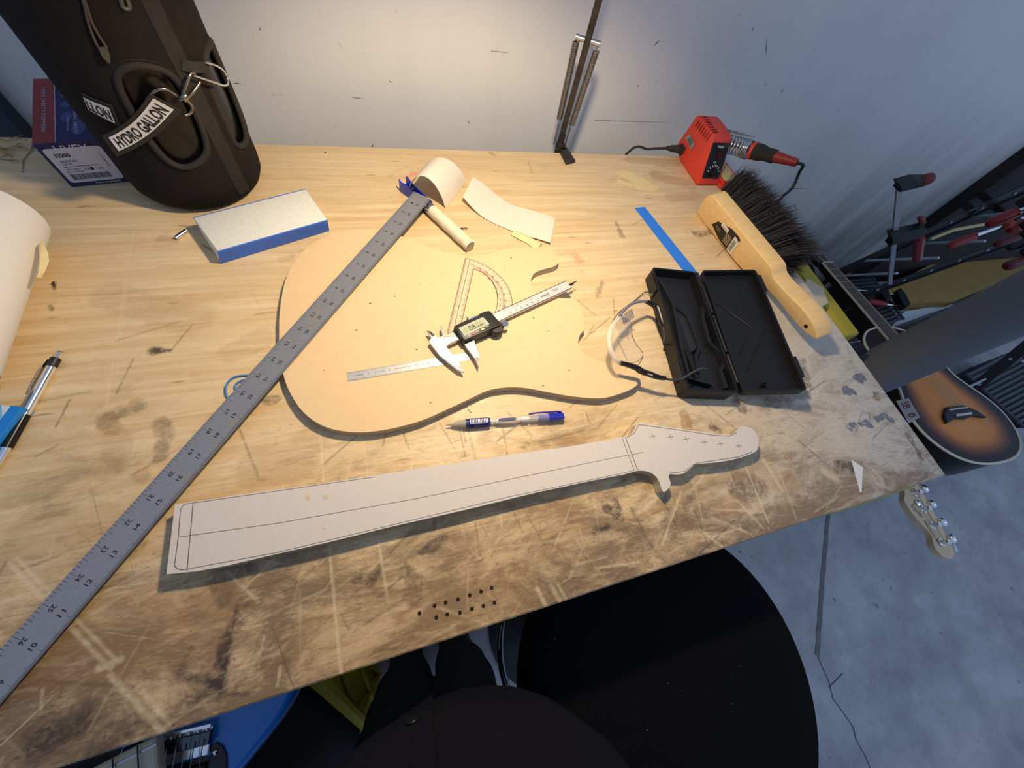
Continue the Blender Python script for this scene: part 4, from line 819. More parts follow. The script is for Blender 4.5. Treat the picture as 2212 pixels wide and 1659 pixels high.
# ================================================================== steel mechanical pencil and eraser packet
def axis(p0, p1, z0, z1=None): a = at(*p0, z0); b = at(*p1, z1 if z1 is not None else z0); return a, unit(b - a), np.linalg.norm(b - a)
a, d, L = axis((129, 760), (0, 990), .0052, .0045)
mp1 = empty('mechanical_pencil', 'polished steel mechanical pencil with black knurled grip beside the paper roll', 'pencil', (*(a + d * L / 2)[:2], 0), 'mechanical pencils')
r = .0043; S = L / 263.7                                             # metres per photo pixel along the pencil
def px(v): return v * S
MB().lathe([(.0024, 0), (.0026, .0005), (.0026, px(22))], a, d, 18).obj('push_button', CHROME, mp1, smooth=40)
MB().lathe([(.0012, -.0003), (.0025, -.0002), (.0026, .0006)], a, d, 18).obj('eraser_rim', BLK, mp1, smooth=40)
MB().lathe([(.0034, px(18)), (r + .0002, px(20)), (r + .0002, px(42)), (r, px(43))], a, d, 22).obj('collar', BLK, mp1, smooth=40)
MB().lathe([(r, px(42)), (r, px(166))], a, d, 22).obj('barrel', CHROME, mp1, smooth=40)
g = [(r + .0001, px(165))]
for k in range(26): s0 = px(166 + k * 2.9); g += [(r + .0006, s0), (r + .0006, s0 + px(1.6)), (r + .00015, s0 + px(1.9)), (r + .00015, s0 + px(2.7))]
MB().lathe(g, a, d, 22).obj('knurled_grip', mat('gloss_black', (22, 22, 24), .25), mp1, smooth=20)
MB().lathe([(r, px(241)), (.0038, px(252)), (.0022, px(300)), (.0012, px(310)), (.0006, px(325))], a, d, 20).obj('tip_cone', CHROME, mp1, smooth=40)
sd = np.cross(d, [0, 0, 1]); sd = sd if sd[0] < 0 else -sd; m = MB(); c0 = a + sd * .0052 + np.array([0, 0, .001])
m.loft([np.array([c0 + d * px(x) + sd * (q0 + o_) + np.array([0, 0, w]) for q0, w in ((-.0004, -.0016), (.0004, -.0016), (.0004, .0016), (-.0004, .0016))]) for x, o_ in ((24, 0), (40, .0012), (96, .0006), (104, .0))]); m.obj('clip', CHROME, mp1)
c1, c2 = at(48, 879, .014), at(0, 944, .014); ef = Fr((*c1[:2], 0), c2 - c1)     # x towards the viewer-left
er = empty('eraser_packet', 'blue and white eraser packet under the steel pencil end', 'packet', (*ef.at(.03, -.02)[:2], 0))
MB().box((0, -.045, .0004), (.075, 0, .014), ef).obj('wrapper', mat('packet_white', (214, 222, 228), .4), er, bevel=.001)
m = MB(); m.box((-.0002, -.010, .0006), (.0752, .0003, .0143), ef); m.obj('blue_band', mat('packet_blue', (30, 130, 214), .4), er, bevel=.0006)
m = MB(); m.flat([(.0, -.018), (.012, -.010), (.075, -.010), (.075, -.014), (.02, -.03), (.0, -.04)], .0145, ef); m.obj('sky_print', mat('packet_sky', (110, 186, 226), .4), er)
m = MB(); m.text('P', Fr(ef.at(.052, -.005, .0146), ef.x, ef.z), h=.005); m.obj('print', mat('dark_navy', (20, 30, 90), .5), er)

# ================================================================== clear mechanical pencil
a, d, L = axis((1217, 899), (968, 918), .0072, .0052); a, d = a, d
mp2 = empty('mechanical_pencil', 'clear mechanical pencil with navy grip and blue cap below the body template', 'pencil', (*(a + d * L / 2)[:2], 0), 'mechanical pencils')
S = L / 250; NVY = mat('navy_rubber', (38, 44, 112), .5); BLP = mat('blue_plastic', (34, 44, 168), .25, coat=.4); CLR = mat('clear_shell', (240, 236, 228), .06, alpha=.22); r = .0052
MB().lathe([(.0016, -px(3)), (.0028, -px(2)), (.003, px(4))], a, d, 16).obj('eraser', mat('eraser_white', (232, 232, 226), .7), mp2, smooth=40)
MB().lathe([(.0044, 0), (.0052, px(2)), (.0053, px(34)), (.0053, px(36))], a, d, 22).obj('cap', BLP, mp2, smooth=40)
MB().lathe([(.0046, px(34)), (.0046, px(58))], a, d, 22).obj('cap_sleeve', BLP, mp2, smooth=40)
MB().lathe([(.0054, px(35)), (r, px(40)), (r, px(84)), (.0045, px(88)), (.0045, px(165)), (r, px(168))], a, d, 24, cap=False).obj('barrel', CLR, mp2, smooth=40)
MB().lathe([(.0026, px(58)), (.0026, px(75)), (.0015, px(78)), (.0034, px(82)), (.0034, px(94)), (.0017, px(97)), (.0017, px(140)), (.0032, px(144)), (.0032, px(150)), (.0017, px(152)), (.0017, px(206))], a, d, 16).obj('lead_tube', mat('white_tube', (226, 224, 220), .5), mp2, smooth=35)
MB().tube(helix(a + d * px(58), d, .0036, px(2.6), 7, 12), .0004, 5).obj('spring', CHROME, mp2, smooth=60)
m = MB(); m.lathe([(r, px(163)), (.0056, px(168)), (.0058, px(190)), (.0056, px(210)), (.0056, px(214))], a, d, 24); gp = m.obj('grip', NVY, mp2, smooth=40)
for k in range(13):
    m = MB(); m.lathe([(.0056, px(167 + k * 3.2)), (.00615, px(167.6 + k * 3.2)), (.00615, px(168.9 + k * 3.2)), (.0056, px(169.6 + k * 3.2))], a, d, 24); m.obj('grip_ring', mat('grip_pale', (150, 154, 196), .5) if False else NVY, gp, smooth=40)
up = unit(np.array([0, 0, 1]) - d * d[2]); m = MB(); sdv = np.cross(d, up)
for k in range(12):
    x0 = px(168.7 + k * 3.2); x1 = x0 + px(1.7); m.add([a + d * xx + up * .0064 * math.cos(t) + sdv * .0064 * math.sin(t) for xx in (x0, x1) for t in np.linspace(-.55, .55, 5)], [(i, i + 1, i + 6, i + 5) for i in range(4)])
m.obj('grip_window', mat('grip_highlight', (214, 214, 226), .4), gp)  # pale strips along the top of the grip, a painted highlight
MB().lathe([(.0055, px(213)), (.0050, px(220)), (.0028, px(238)), (.0012, px(244)), (.0010, px(249)), (.0004, px(254))], a, d, 20).obj('tip_cone', mat('smoky_clear', (178, 170, 158), .15, alpha=.75), mp2, smooth=40)
m = MB(); side = np.cross([0, 0, 1], d); side = side if side[1] > 0 else -side; c0 = a + side * .0062 + np.array([0, 0, .002])
m.loft([np.array([c0 + d * px(x) + side * (q0 + o_) + np.array([0, 0, w]) for q0, w in ((-.0005, -.0018), (.0005, -.0018), (.0005, .0018), (-.0005, .0018))]) for x, o_ in ((4, -.001), (12, 0), (60, .0005), (78, -.0004))]); m.obj('clip', BLP, mp2)
m = MB(); c0 = a + up * .0046
m.loft([np.array([c0 + d * px(x) + side * (w * s_) + up * h_ for w, h_ in ((-1, 0), (1, 0), (1, .0010), (-1, .0010))]) for x, s_ in ((108, .0006), (112, .0016), (140, .0016), (146, .0005))]); m.obj('side_button', NVY, mp2)

# ================================================================== desk lamp (clamp, arm, springs; shade above the frame)
LA = np.array([-.3995, .797, .030]); ad = unit([-.068, -.095, 1.0]); LB = LA + ad * .43
lamp = empty('desk_lamp', 'black clamp-on spring-arm desk lamp at the back of the bench', 'lamp', (LA[0], LA[1], 0))
DM = mat('worn_black_metal', (40, 37, 34), .5, .3, var=.5, scale=60, c2=(78, 70, 60))
q = [(1204, 321), (1222, 357), (1242, 352), (1236, 338), (1219, 305)]; m = MB(); fp = pz(q[:3], 0); 
m.prism([fp[0][:2], fp[1][:2], fp[2][:2], (fp[2][0] - .006, fp[2][1] + .05), (fp[0][0] + .018, fp[0][1] + .012)], .0005, .0055); m.box((LA[0] - .012, .7825, -.075), (LA[0] + .012, .7885, .0055)); m.box((LA[0] - .012, .735, -.075), (LA[0] + .012, .7885, -.069)); m.obj('clamp', DM, lamp, bevel=.0008, segs=1)
MB().lathe([(.004, -.068), (.004, -.042), (.010, -.041), (.010, -.034)], (LA[0], .752, 0), (0, 0, 1), 14).obj('clamp_screw', DM, lamp, smooth=40)
MB().lathe([(.009, 0), (.009, .012), (.006, .014), (.006, .03)], (LA[0], LA[1] - .004, .0), (0, 0, 1), 16).obj('pivot', DM, lamp, smooth=40)
vd = unit(CP - LA); sx = unit(np.cross(ad, vd)); sx = sx if sx[0] > 0 else -sx; fw = np.cross(sx, ad)
af = Fr(LA, sx, ad)
m = MB(); m.box((-.0055, -.0055, -.030), (.0055, .0055, .43), af); m.obj('lower_arm', DM, lamp, bevel=.0005, segs=1)
m = MB(); m.box((-.013, -.003, -.026), (-.0105, .003, .012), af); m.box((.0105, -.003, -.026), (.013, .003, .012), af); m.obj('bracket', mat('worn_bracket', (116, 106, 92), .5, .6, var=.6, scale=90, c2=(60, 54, 48)), lamp)
MB().tube([af.at(-.021, 0, .158), af.at(.021, 0, .158)], .0042, 12).obj('spring_bar', STEEL, lamp, smooth=40)
for sg, s0, s1 in ((-1, .022, .150), (1, .018, .146)):
    nt_ = 46; ax0 = af.at(sg * .0135, .004, s0); ax1 = af.at(sg * .0185, .004, s1)
    m = MB(); m.tube(helix(ax0, ax1 - ax0, .0048, (s1 - s0) / nt_, nt_, 9), .00135, 5); sp = m.obj('spring', mat('spring_steel', (140, 138, 136), .35, .8), lamp, smooth=60)
    for e, f_ in ((ax0, af.at(sg * .012, .004, s0 - .022)), (ax1, af.at(sg * .0185, .004, .158))): MB().tube([e, (e + f_) / 2 + fw * .002, f_], .0011, 6).obj('spring_hook', MATS['spring_steel'], sp, smooth=60)
# elbow, upper arm and shade with its bulb (out of the picture)
LH = LAMP_POS + np.array([.0, .02, .085])
MB().sphere(LB, .014).obj('elbow', DM, lamp, smooth=60)
MB().tube([LB, LH + np.array([0, 0, .03])], .006, 8).obj('upper_arm', DM, lamp, smooth=40)
SH = mat('lamp_shade_black', (30, 30, 30), .4)
m = MB(); prof = [(.022, .115), (.030, .112), (.036, .075), (.060, .035), (.078, .002), (.0765, .002), (.0585, .036), (.034, .074), (.028, .108), (.010, .110)]
m.lathe(prof, LAMP_POS + np.array([0, 0, -.010]), (0, 0, 1), 40, cap=False); m.obj('shade', SH, lamp, smooth=40)
BULB = bpy.data.lights.new('bulb_light', 'SPOT'); BULB.energy = LAMP_W; BULB.color = LAMP_COL; BULB.spot_size = math.radians(140); BULB.spot_blend = .45; BULB.shadow_soft_size = .022
bo_ = bpy.data.objects.new('bulb_light', BULB); COL.objects.link(bo_); bo_.parent = lamp; bo_.location = tuple(LAMP_POS - BASES[lamp.name])

# ================================================================== soldering station with iron
ST = empty('soldering_station', 'bright red soldering station with black dial panel at the bench corner', 'soldering station', (-.08, .73, 0))
RED_ = mat('red_plastic', (216, 66, 48), .5, var=.15, scale=30, bump=.08, bscale=300)
side_ = [(.6735, .004), (.712, .0800), (.722, .0860), (.781, .0870), (.790, .0815), (.798, .018), (.764, .0005), (.680, .0005)]
def sx_(z): return -.107 + .002 * z / .087, -.050 - .006 * z / .087
m = MB(); l_ = np.array([(sx_(z)[0], y, z) for y, z in side_]); r_ = np.array([(sx_(z)[1], y, z) for y, z in side_]); m.loft([l_, r_]); body = m.obj('housing', RED_, ST, bevel=.003, segs=3, smooth=40)
fu = unit(np.array([0, .712 - .6735, .0760])); fn = np.cross([1, 0, 0], fu); pf_ = Fr((-.0785, .6735, .004), (1, 0, 0), fn)
m = MB(); m.prism(rrect(-.0225, .013, .0215, .079, .003), .0002, .0010, pf_); pn = m.obj('dial_panel', mat('panel_black', (28, 27, 29), .3), body)
m = MB(); m.text('Weller', pf_.sub((0, .0695, .0012)), h=.0052, w=.017); m.text('OFF', pf_.sub((-.003, .0420, .0012)), h=.0030); m.obj('lettering', WHITEINK, pn)
m = MB()
for k in range(7): t = pi * .08 + k * pi * .84 / 6; c_, s_ = math.cos(t), math.sin(t); m.prism([(.001 + .012 * c_ + .0006 * s_, .0235 + .012 * s_ - .0006 * c_), (.001 + .016 * c_ + .0006 * s_, .0235 + .016 * s_ - .0006 * c_), (.001 + .016 * c_ - .0006 * s_, .0235 + .016 * s_ + .0006 * c_), (.001 + .012 * c_ - .0006 * s_, .0235 + .012 * s_ + .0006 * c_)], .001, .0013, pf_)
m.obj('dial_marks', WHITEINK, pn)
MB().lathe([(.0085, .001), (.0085, .003), (.0072, .010), (.0066, .0105)], pf_.at(.001, .0235, 0), pf_.z, 26).obj('dial_knob', mat('knob_black', (18, 18, 20), .25), pn, smooth=35)
m = MB(); m.box((-.002, .050, .001), (.008, .062, .0032), pf_); m.obj('power_switch', mat('switch_red', (70, 14, 14), .25), pn, bevel=.0008)
m = MB()
for k in range(7):
    y = .722 + k * .0085; m.tube([np.array([sx_(.088)[0] + q, y + .0015 - .0005 * (q > .004), zz_]) for q, zz_ in ((-.0012, .068), (-.001, .078), (.0015, .0862), (.008, .0878), (.013, .0876))], .0011, 6)
vs = m.obj('vent_slot', mat('slot_dark', (110, 24, 20), .7), body); vs['kind'] = 'stuff'
m = MB(); 
for k in range(9): y = .728 + k * .006; m.tube([np.array([-.0585, y, .0872]), np.array([-.0545, y, .080])], .0008, 5)
vs = m.obj('vent_slot', MATS['slot_dark'], body); vs['kind'] = 'stuff'
m = MB(); L0 = [atx(*q, -.108) for q in ((1480, 297), (1490, 290), (1501, 311), (1493, 325))]; m.add(L0, [(0, 1, 2, 3)]); lb = m.obj('rating_label', mat('foil_label', (150, 152, 156), .4, .4), body)
m = MB()
for k in range(5): a_, b_ = L0[0] * (1 - (k + 1) / 6) + L0[1] * (k + 1) / 6, L0[3] * (1 - (k + 1) / 6) + L0[2] * (k + 1) / 6; c_ = a_ * .8 + b_ * .2; e_ = a_ * .25 + b_ * .75; w_ = unit(L0[1] - L0[0]) * .0005; o_ = np.array([-.0003, 0, 0]); m.add([c_ - w_ + o_, e_ - w_ + o_, e_ + w_ + o_, c_ + w_ + o_], [(0, 1, 2, 3)])
m.obj('label_print', INK, lb)
# base tray with sponge, right of the housing
m = MB(); m.box((-.051, .664, .0004), (-.004, .786, .012)); tr_ = m.obj('base_tray', RED_, ST, bevel=.002)
m = MB(); m.box((-.051, .664, .012), (-.047, .786, .018)); m.box((-.008, .664, .012), (-.004, .786, .018)); m.box((-.051, .664, .012), (-.004, .668, .018)); m.box((-.051, .782, .012), (-.004, .786, .018)); m.obj('tray_rim', RED_, tr_, bevel=.001)
m = MB(); m.box((-.045, .670, .012), (-.010, .745, .0200)); m.obj('sponge', mat('sponge', (196, 184, 132), .95, var=.9, scale=120, c2=(150, 138, 92), bump=.6, bscale=250), tr_, bevel=.002)
IA = np.array([-.0447, .735, .0600]); IE = aty(1722, 352, .600); idr = unit(IE - IA); IL = np.linalg.norm(IE - IA)
m = MB(); m.tube(helix(IA, idr, .0165, .0066, 7, 18), .0015, 6); m.tube(helix(IA + idr * .0462, idr, .0172, .0030, 4, 18), .0014, 6); m.obj('iron_holder', mat('bright_wire', (196, 198, 204), .2, 1), ST, smooth=60)
up = unit(np.array([0, 0, 1]) - idr * idr[2]); sd = np.cross(idr, up)
m = MB(); m.tube([IA + up * .0165 - idr * .004, IA + up * .0235 - idr * .0005, IA + up * .0235 + idr * .058, IA + up * .017 + idr * .060], .0012, 6); m.tube([IA + up * .0165 + sd * .006, IA + up * .0225 + sd * .006 + idr * .004, IA + up * .0225 + sd * .006 + idr * .058], .0010, 6); m.tube([IA - up * .0165, IA - up * .017 + idr * .01, np.array([-.035, .735, .016])], .0012, 6); m.obj('holder_frame', MATS['bright_wire'], ST, smooth=60)
ir = empty('soldering_iron', 'soldering iron with black foam grip and red handle in the coil holder', 'soldering iron', (*(IA + idr * .08)[:2], 0))
MB().lathe([(.001, -.012), (.0025, -.004), (.0035, .0), (.0035, .050), (.006, .056)], IA, idr, 16).obj('barrel', STEEL, ir, smooth=40)
MB().lathe([(.010, .060), (.0155, .0615), (.0165, .0635), (.0165, .066), (.015, .068)], IA, idr, 24).obj('red_collar', RED_, ir, smooth=40)
g0, g1 = .067, .067 + (IL - .067) * .50
MB().lathe([(.0145, g0), (.0152, g0 + .003), (.0150, g0 + .015), (.0120, g0 + .026), (.0125, g1 - .004), (.0120, g1)], IA, idr, 26).obj('foam_grip', mat('foam_black', (46, 44, 40), .95, bump=.3, bscale=800), ir, smooth=50)
MB().lathe([(.0105, g1 - .002), (.0100, g1 + .004), (.0072, IL - .004), (.0070, IL)], IA, idr, 24).obj('handle', mat('dark_red_plastic', (150, 44, 36), .45), ir, smooth=40)
C_ = [IE, IE + idr * .010 + np.array([.004, 0, -.002]), at(1727, 372, .085), at(1712, 405, .060), at(1690, 425, .045), at(1672, 444, .036), np.array([-.03, .57, .012]), np.array([-.045, .60, .006]), np.array([-.04, .66, .006])]
MB().tube(smooth_poly(C_, 6, False), .0028, 8).obj('cord', mat('cord_black', (22, 22, 24), .5), ir, smooth=60)
pc = empty('power_cord', 'black mains cord and plug at the red station side', 'cord', (-.15, .775, 0)); BK2 = mat('dusty_black', (40, 36, 33), .7, var=.5, scale=80, c2=(70, 64, 58))
m = MB(); pfx = Fr((-.1075, .772, .020), (-1, .10, .02)); m.box((.000, -.009, -.008), (.007, .009, .008), pfx); m.box((.006, -.007, -.006), (.014, .007, .006), pfx); m.lathe([(.0075, .012), (.0075, .020), (.0055, .022), (.0072, .024), (.0072, .027), (.005, .029), (.006, .031), (.004, .040)], pfx.at(0), pfx.x, 14); m.obj('plug', BK2, pc, bevel=.0006, segs=1)
MB().tube(smooth_poly([pfx.at(.038), pfx.at(.052, 0, -.002), np.array([-.185, .786, .010]), np.array([-.225, .800, -.01]), np.array([-.24, .83, -.20])], 5, False), .0026, 7).obj('cable', BK2, pc, smooth=60)

# ================================================================== counter brush lying on its side
b0 = at(1505, 464, 0); b1 = at(1566, 544, 0); bd_ = unit(b1 - b0)
tilt = math.radians(104); side = np.cross([0, 0, 1], bd_); side = side if side[0] > 0 else -side      # to the right, over the bench edge
fup = side * math.cos(tilt) + np.array([0, 0, 1]) * math.sin(tilt); fnm = np.cross(bd_, fup); fnm = fnm if fnm @ (CP - b0) > 0 else -fnm
BTH = .030; bfr = Fr(b0 + np.array([0, 0, .0015]), bd_, fnm)
if bfr.y @ fup < 0: bfr.y = -bfr.y                                                                 # y up the broad face
def onface(q, h=0.0):
    o_ = bfr.o + fnm * h; d_ = ray(*q); p = CP + d_ * (((o_ - CP) @ fnm) / (d_ @ fnm)) - bfr.o; return (p @ bfr.x, p @ bfr.y)
b8 = lambda x, y: (1500 + x / 4.607, 400 + y / 4.607)
fo_ = [(20, 290), (40, 235), (75, 165), (120, 112), (165, 97), (200, 125), (330, 285), (560, 570), (720, 765), (768, 835), (780, 905), (835, 985), (950, 1105), (1080, 1235), (1175, 1365), (1215, 1460), (1222, 1535), (1160, 1510), (1080, 1450), (950, 1310), (850, 1180), (740, 1060), (690, 1000), (600, 945), (480, 850), (300, 635), (130, 425)]
o2 = smooth_poly([onface(b8(*q)) for q in fo_], 3); BL = o2[:, 0].max()
br = empty('counter_brush', 'wooden counter brush with soft black bristles lying across the bench edge', 'brush', (*(b0 + bd_ * BL * .4)[:2], 0))
WOOD = mat('beech', (226, 190, 132), .5, var=.5, scale=22, stretch=(.4, 6, 6), c2=(206, 166, 108))
m = MB(); m.prism(o2, -BTH, .0, bfr) if np.cross(bfr.x, bfr.y) @ fnm > 0 else m.prism(o2, -BTH, .0, bfr)
m.obj('wooden_back', WOOD, br, bevel=.003, segs=3, smooth=35)
MB().lathe([(.0035, -.0002), (.0035, .0004)], bfr.at(*onface(b8(1110, 1405)), 0), fnm, 16).obj('hanging_hole', hm, br)
xb = onface(b8(560, 570))[0] * 1.30
# bristles: rows of tufts rooted in the underside, splaying over the bench edge
NB = 11000; rs = np.random.RandomState(3); bm_ = MB(); vv = []; fc = []
ux = rs.uniform(.004, xb, NB); uy = rs.uniform(.004, .052, NB)
for k in range(NB):
    p = bfr.at(ux[k], uy[k], -BTH + .004); sp_ = (uy[k] - .030) / .030; ex = ux[k] / xb * 2 - 1
    dirv = unit(-fnm * .95 + bfr.y * (sp_ * .42 + .05) + bd_ * (ex * .34) + rs.normal(0, .07, 3)); ln = rs.uniform(.060, .082)
    wdt = rs.uniform(.0005, .0009); sdv_ = unit(np.cross(dirv, rs.normal(0, 1, 3))) * wdt
    q1 = p + dirv * ln * .55; dv2 = unit(dirv + np.array([0, 0, -.16]) + bd_ * .10 + rs.normal(0, .10, 3)); q2 = q1 + dv2 * ln * .5
    if q1[2] < .002 and q1[0] < .004: q1[2] = .002
    if q2[2] < .002 and q2[0] < .004: q2[2] = .002 + .002 * rs.rand()
    b_ = len(vv); vv += [p - sdv_, p + sdv_, q1 - sdv_ * .9, q1 + sdv_ * .9, q2]; fc += [(b_, b_ + 1, b_ + 3, b_ + 2), (b_ + 2, b_ + 3, b_ + 4)]
bm_.add(vv, fc); o = bm_.obj('bristles', mat('bristle_black', (34, 29, 27), .7, var=.6, scale=60, c2=(58, 50, 45)), br); o['kind'] = 'stuff'
# paper label on the back
lp = []
for q in ((1538, 484), (1552, 478), (1582, 495), (1597, 512), (1600, 520), (1576, 541), (1570, 540), (1552, 515)):
    d_ = ray(*q); t_ = ((bfr.o - CP) @ fnm) / (d_ @ fnm); p = CP + d_ * t_ - bfr.o; lp.append((p @ bfr.x, p @ bfr.y))
lp = np.array(lp); c0 = lp.mean(0)
m = MB(); m.flat(lp, .0004, bfr); bl2 = m.obj('paper_label', mat('label_black', (34, 30, 28), .5), br)
if True:
    n_ = bfr.z; lw = lp[:, 0].max() - lp[:, 0].min(); lh = lp[:, 1].max() - lp[:, 1].min(); xa = lp[:, 0].max(); ya, yb = lp[:, 1].min(), lp[:, 1].max()
    # lettering runs along the brush; lf has x along the brush and y up the broad face as seen
    lf = Fr(bfr.at(c0[0], c0[1], .0007), bfr.x, np.cross(bfr.x, bfr.y))
    if lf.z @ fnm < 0: pass
    wm = lambda x, y: bfr.at(x, y, .0007)
    m = MB(); x0_ = xa - lw * .20; m.add([wm(x0_, ya + lh * .04), wm(xa - .0005, ya + lh * .05), wm(xa - .0005, yb - lh * .20), wm(x0_, yb - lh * .12)], [(0, 1, 2, 3)]); m.obj('barcode_patch', mat('label_cream', (214, 208, 196), .6), bl2)
    m = MB(); y_ = ya + lh * .12
    while y_ < yb - lh * .28: w_ = random.choice((.0004, .0007, .0010)); m.add([bfr.at(xa - lw * .17, y_, .0009), bfr.at(xa - lw * .06, y_, .0009), bfr.at(xa - lw * .06, y_ + w_, .0009), bfr.at(xa - lw * .17, y_ + w_, .0009)], [(0, 1, 2, 3)]); y_ += w_ + .0007
    m.obj('barcode', INK, bl2)
    tfr = lambda u, v: Fr(bfr.at(xa - lw * (1 - u), ya + lh * v, .0009), bfr.x, fnm)
    sgn = 1 if np.cross(fnm, bfr.x) @ bfr.y > 0 else -1
    m = MB(); m.prism(rrect(-.011, -.0035, .011, .0045, .003), 0, .0003, tfr(.42, .72)); m.text('PROFESSIONAL', tfr(.36, .98), h=.0022, w=.020); m.obj('logo_outline', mat('label_white2', (226, 220, 212), .6), bl2)
    m = MB(); m.text('Quickie', Fr(tfr(.42, .72).at(0, -.002, .0006), bfr.x, fnm), h=.0048, w=.017); m.obj('logo', mat('logo_red', (176, 54, 60), .6), bl2)
    m = MB(); m.text('Horsehair', tfr(.26, .40), h=.0026, w=.014); m.text('Bench Brush', tfr(.26, .30), h=.0022, w=.014); 
    for k in range(7): m.add([bfr.at(xa - lw * (.46 - .02 * (k % 2)), ya + lh * (.16 + k * .075), .0009), bfr.at(xa - lw * .24, ya + lh * (.16 + k * .075), .0009), bfr.at(xa - lw * .24, ya + lh * (.185 + k * .075), .0009), bfr.at(xa - lw * (.46 - .02 * (k % 2)), ya + lh * (.185 + k * .075), .0009)], [(0, 1, 2, 3)])
    m.obj('small_print', mat('label_tan', (200, 180, 140), .6), bl2)

# ================================================================== open black caliper case
CASE = mat('case_black', (14, 14, 16), .5, var=.4, scale=30, c2=(21, 21, 24), bump=.15, bscale=900)
cs = empty('caliper_case', 'open black plastic caliper case lying on the bench', 'case', (*at(1560, 715, 0)[:2], 0))
def tray(corn, zs, depth, wall, name, floor_z):
    """corn: px of the rim corners a(top-outer) b(top-hinge) c(bottom-hinge) d(bottom-outer); zs their heights"""
    P = [at(*q, z) for q, z in zip(corn, zs)]; fr = Fr(P[1], P[2] - P[1], np.cross(P[2] - P[1], P[0] - P[1]) * 1.0)
    if fr.z[2] < 0: fr = Fr(P[1], P[2] - P[1], -np.cross(P[2] - P[1], P[0] - P[1]))
    ln = np.linalg.norm(P[2] - P[1]); w = (P[0] - P[1]) @ fr.y; return fr, ln, w
f1, l1, w1 = tray([(1408, 576), (1503, 587), (1597, 848), (1480, 838)], [.027] * 4, .025, .003, 'x', 0)
def shell(fr, ln, w, depth, t, name, r=.006):
    s = 1 if w > 0 else -1; a = abs(w)
    o_ = np.array(rrect(0, 0, ln, a, r)) * [1, s]; i_ = np.array(rrect(t, t, ln - t, a - t, max(r - t, .001))) * [1, s]; n = len(o_)
    if s < 0: o_ = o_[::-1]; i_ = i_[::-1]
    m = MB(); v = np.vstack([np.c_[o_ * [1, 1], np.full(n, -depth)], np.c_[o_, np.zeros(n)], np.c_[i_, np.zeros(n)], np.c_[i_, np.full(n, -depth + .002)]]); f = [list(range(n))[::-1], list(range(3 * n, 4 * n))]
    for k in range(3):
        for i in range(n): j = (i + 1) % n; f.append((k * n + i, k * n + j, (k + 1) * n + j, (k + 1) * n + i))
    m.add(fr(v), f); return m
D1 = .0255
m = shell(f1, l1, w1, D1, .0035, 'b'); base_ = m.obj('tray', CASE, cs, smooth=35)
s1_ = 1 if w1 > 0 else -1; a1 = abs(w1)
def lp_(pts, z, fr): # pixel outline onto the plane at local height z of the frame
    out = []
    o = fr.at(0, 0, z)
    for q in pts: d_ = ray(*q); t_ = ((o - CP) @ fr.z) / (d_ @ fr.z); p = CP + d_ * t_ - fr.o; out.append((p @ fr.x, p @ fr.y))
    return out
c5 = lambda x, y: (1250 + x / 3.318, 380 + y / 3.318)
MOLD = mat('case_mould', (24, 25, 29), .5, var=.3, scale=60, c2=(31, 32, 37))
m = MB(); m.box((.004, .004 * s1_, -D1 + .001), (l1 - .004, (a1 - .004) * s1_, -.016), f1); m.obj('moulded_insert', MOLD, base_)
# raised ridges of the insert: pocket walls that follow the caliper
for pts, w_ in (([(850, 690), (870, 830), (905, 900), (890, 1010), (940, 1190), (1010, 1260), (1060, 1330), (1020, 1390), (1060, 1520)], .0028), ([(580, 740), (680, 920), (740, 1230), (800, 1450), (960, 1490)], .0022), ([(690, 930), (780, 1000), (830, 1130), (870, 1230), (840, 1290), (860, 1410)], .002)):
    P = [f1.at(*q, -.006) for q in lp_([c5(*p) for p in pts], -.006, f1)]; mm = MB()
    P = np.array(P); rings = []
    for k in range(len(P)):
        t_ = unit(P[min(k + 1, len(P) - 1)] - P[max(k - 1, 0)]); n_ = np.cross(f1.z, t_); rings.append(np.array([P[k] - n_ * w_, P[k] + n_ * w_, P[k] + n_ * w_ * 1.2 - f1.z * .012, P[k] - n_ * w_ * 1.2 - f1.z * .012]))
    mm.loft(rings); mm.obj('pocket_wall', MOLD, base_)
m = MB(); m.prism(lp_([c5(*p) for p in ((680, 925), (770, 1000), (830, 1130), (860, 1225), (800, 1270), (850, 1420), (720, 1180))], -.010, f1), -.017, -.010, f1); m.obj('jaw_pocket', mat('pocket_grey', (33, 35, 41), .5), base_)
m = MB(); m.prism(lp_([c5(*p) for p in ((670, 930), (700, 960), (800, 1250), (860, 1440), (840, 1450), (740, 1200))], -.0085, f1), -.017, -.0085, f1); m.obj('jaw_slot', mat('slot_black', (12, 12, 13), .6), base_)
f2, l2, w2 = tray([(1630, 576), (1515, 584), (1604, 846), (1744, 828)], [.042, .0245, .0245, .042], .015, .003, 'y', 0)
m = shell(f2, l2, w2, .013, .0032, 'l'); lid = m.obj('lid', CASE, cs, smooth=35); s2_ = 1 if w2 > 0 else -1; a2 = abs(w2)
m = MB(); 
for pts in ([(980, 925), (1000, 920), (1235, 1085), (1150, 1290)], [(1340, 1110), (1200, 1410)], [(900, 740), (1240, 690), (1270, 760)]):
    m.tube([f2.at(*q, -.0105) for q in lp_([c5(*p) for p in pts], -.0105, f2)], .0009, 6)
m.obj('embossed_line', mat('emboss', (18, 18, 20), .5), lid, smooth=60)
for q in ((1015, 695), (1335, 1490)):
    c_ = f2.at(*lp_([c5(*q)], -.004, f2)[0], -.011); MB().lathe([(.0034, 0), (.0034, .007), (.0022, .0072), (.0022, .003)], c_, f2.z, 14).obj('locating_post', CASE, lid, smooth=40)
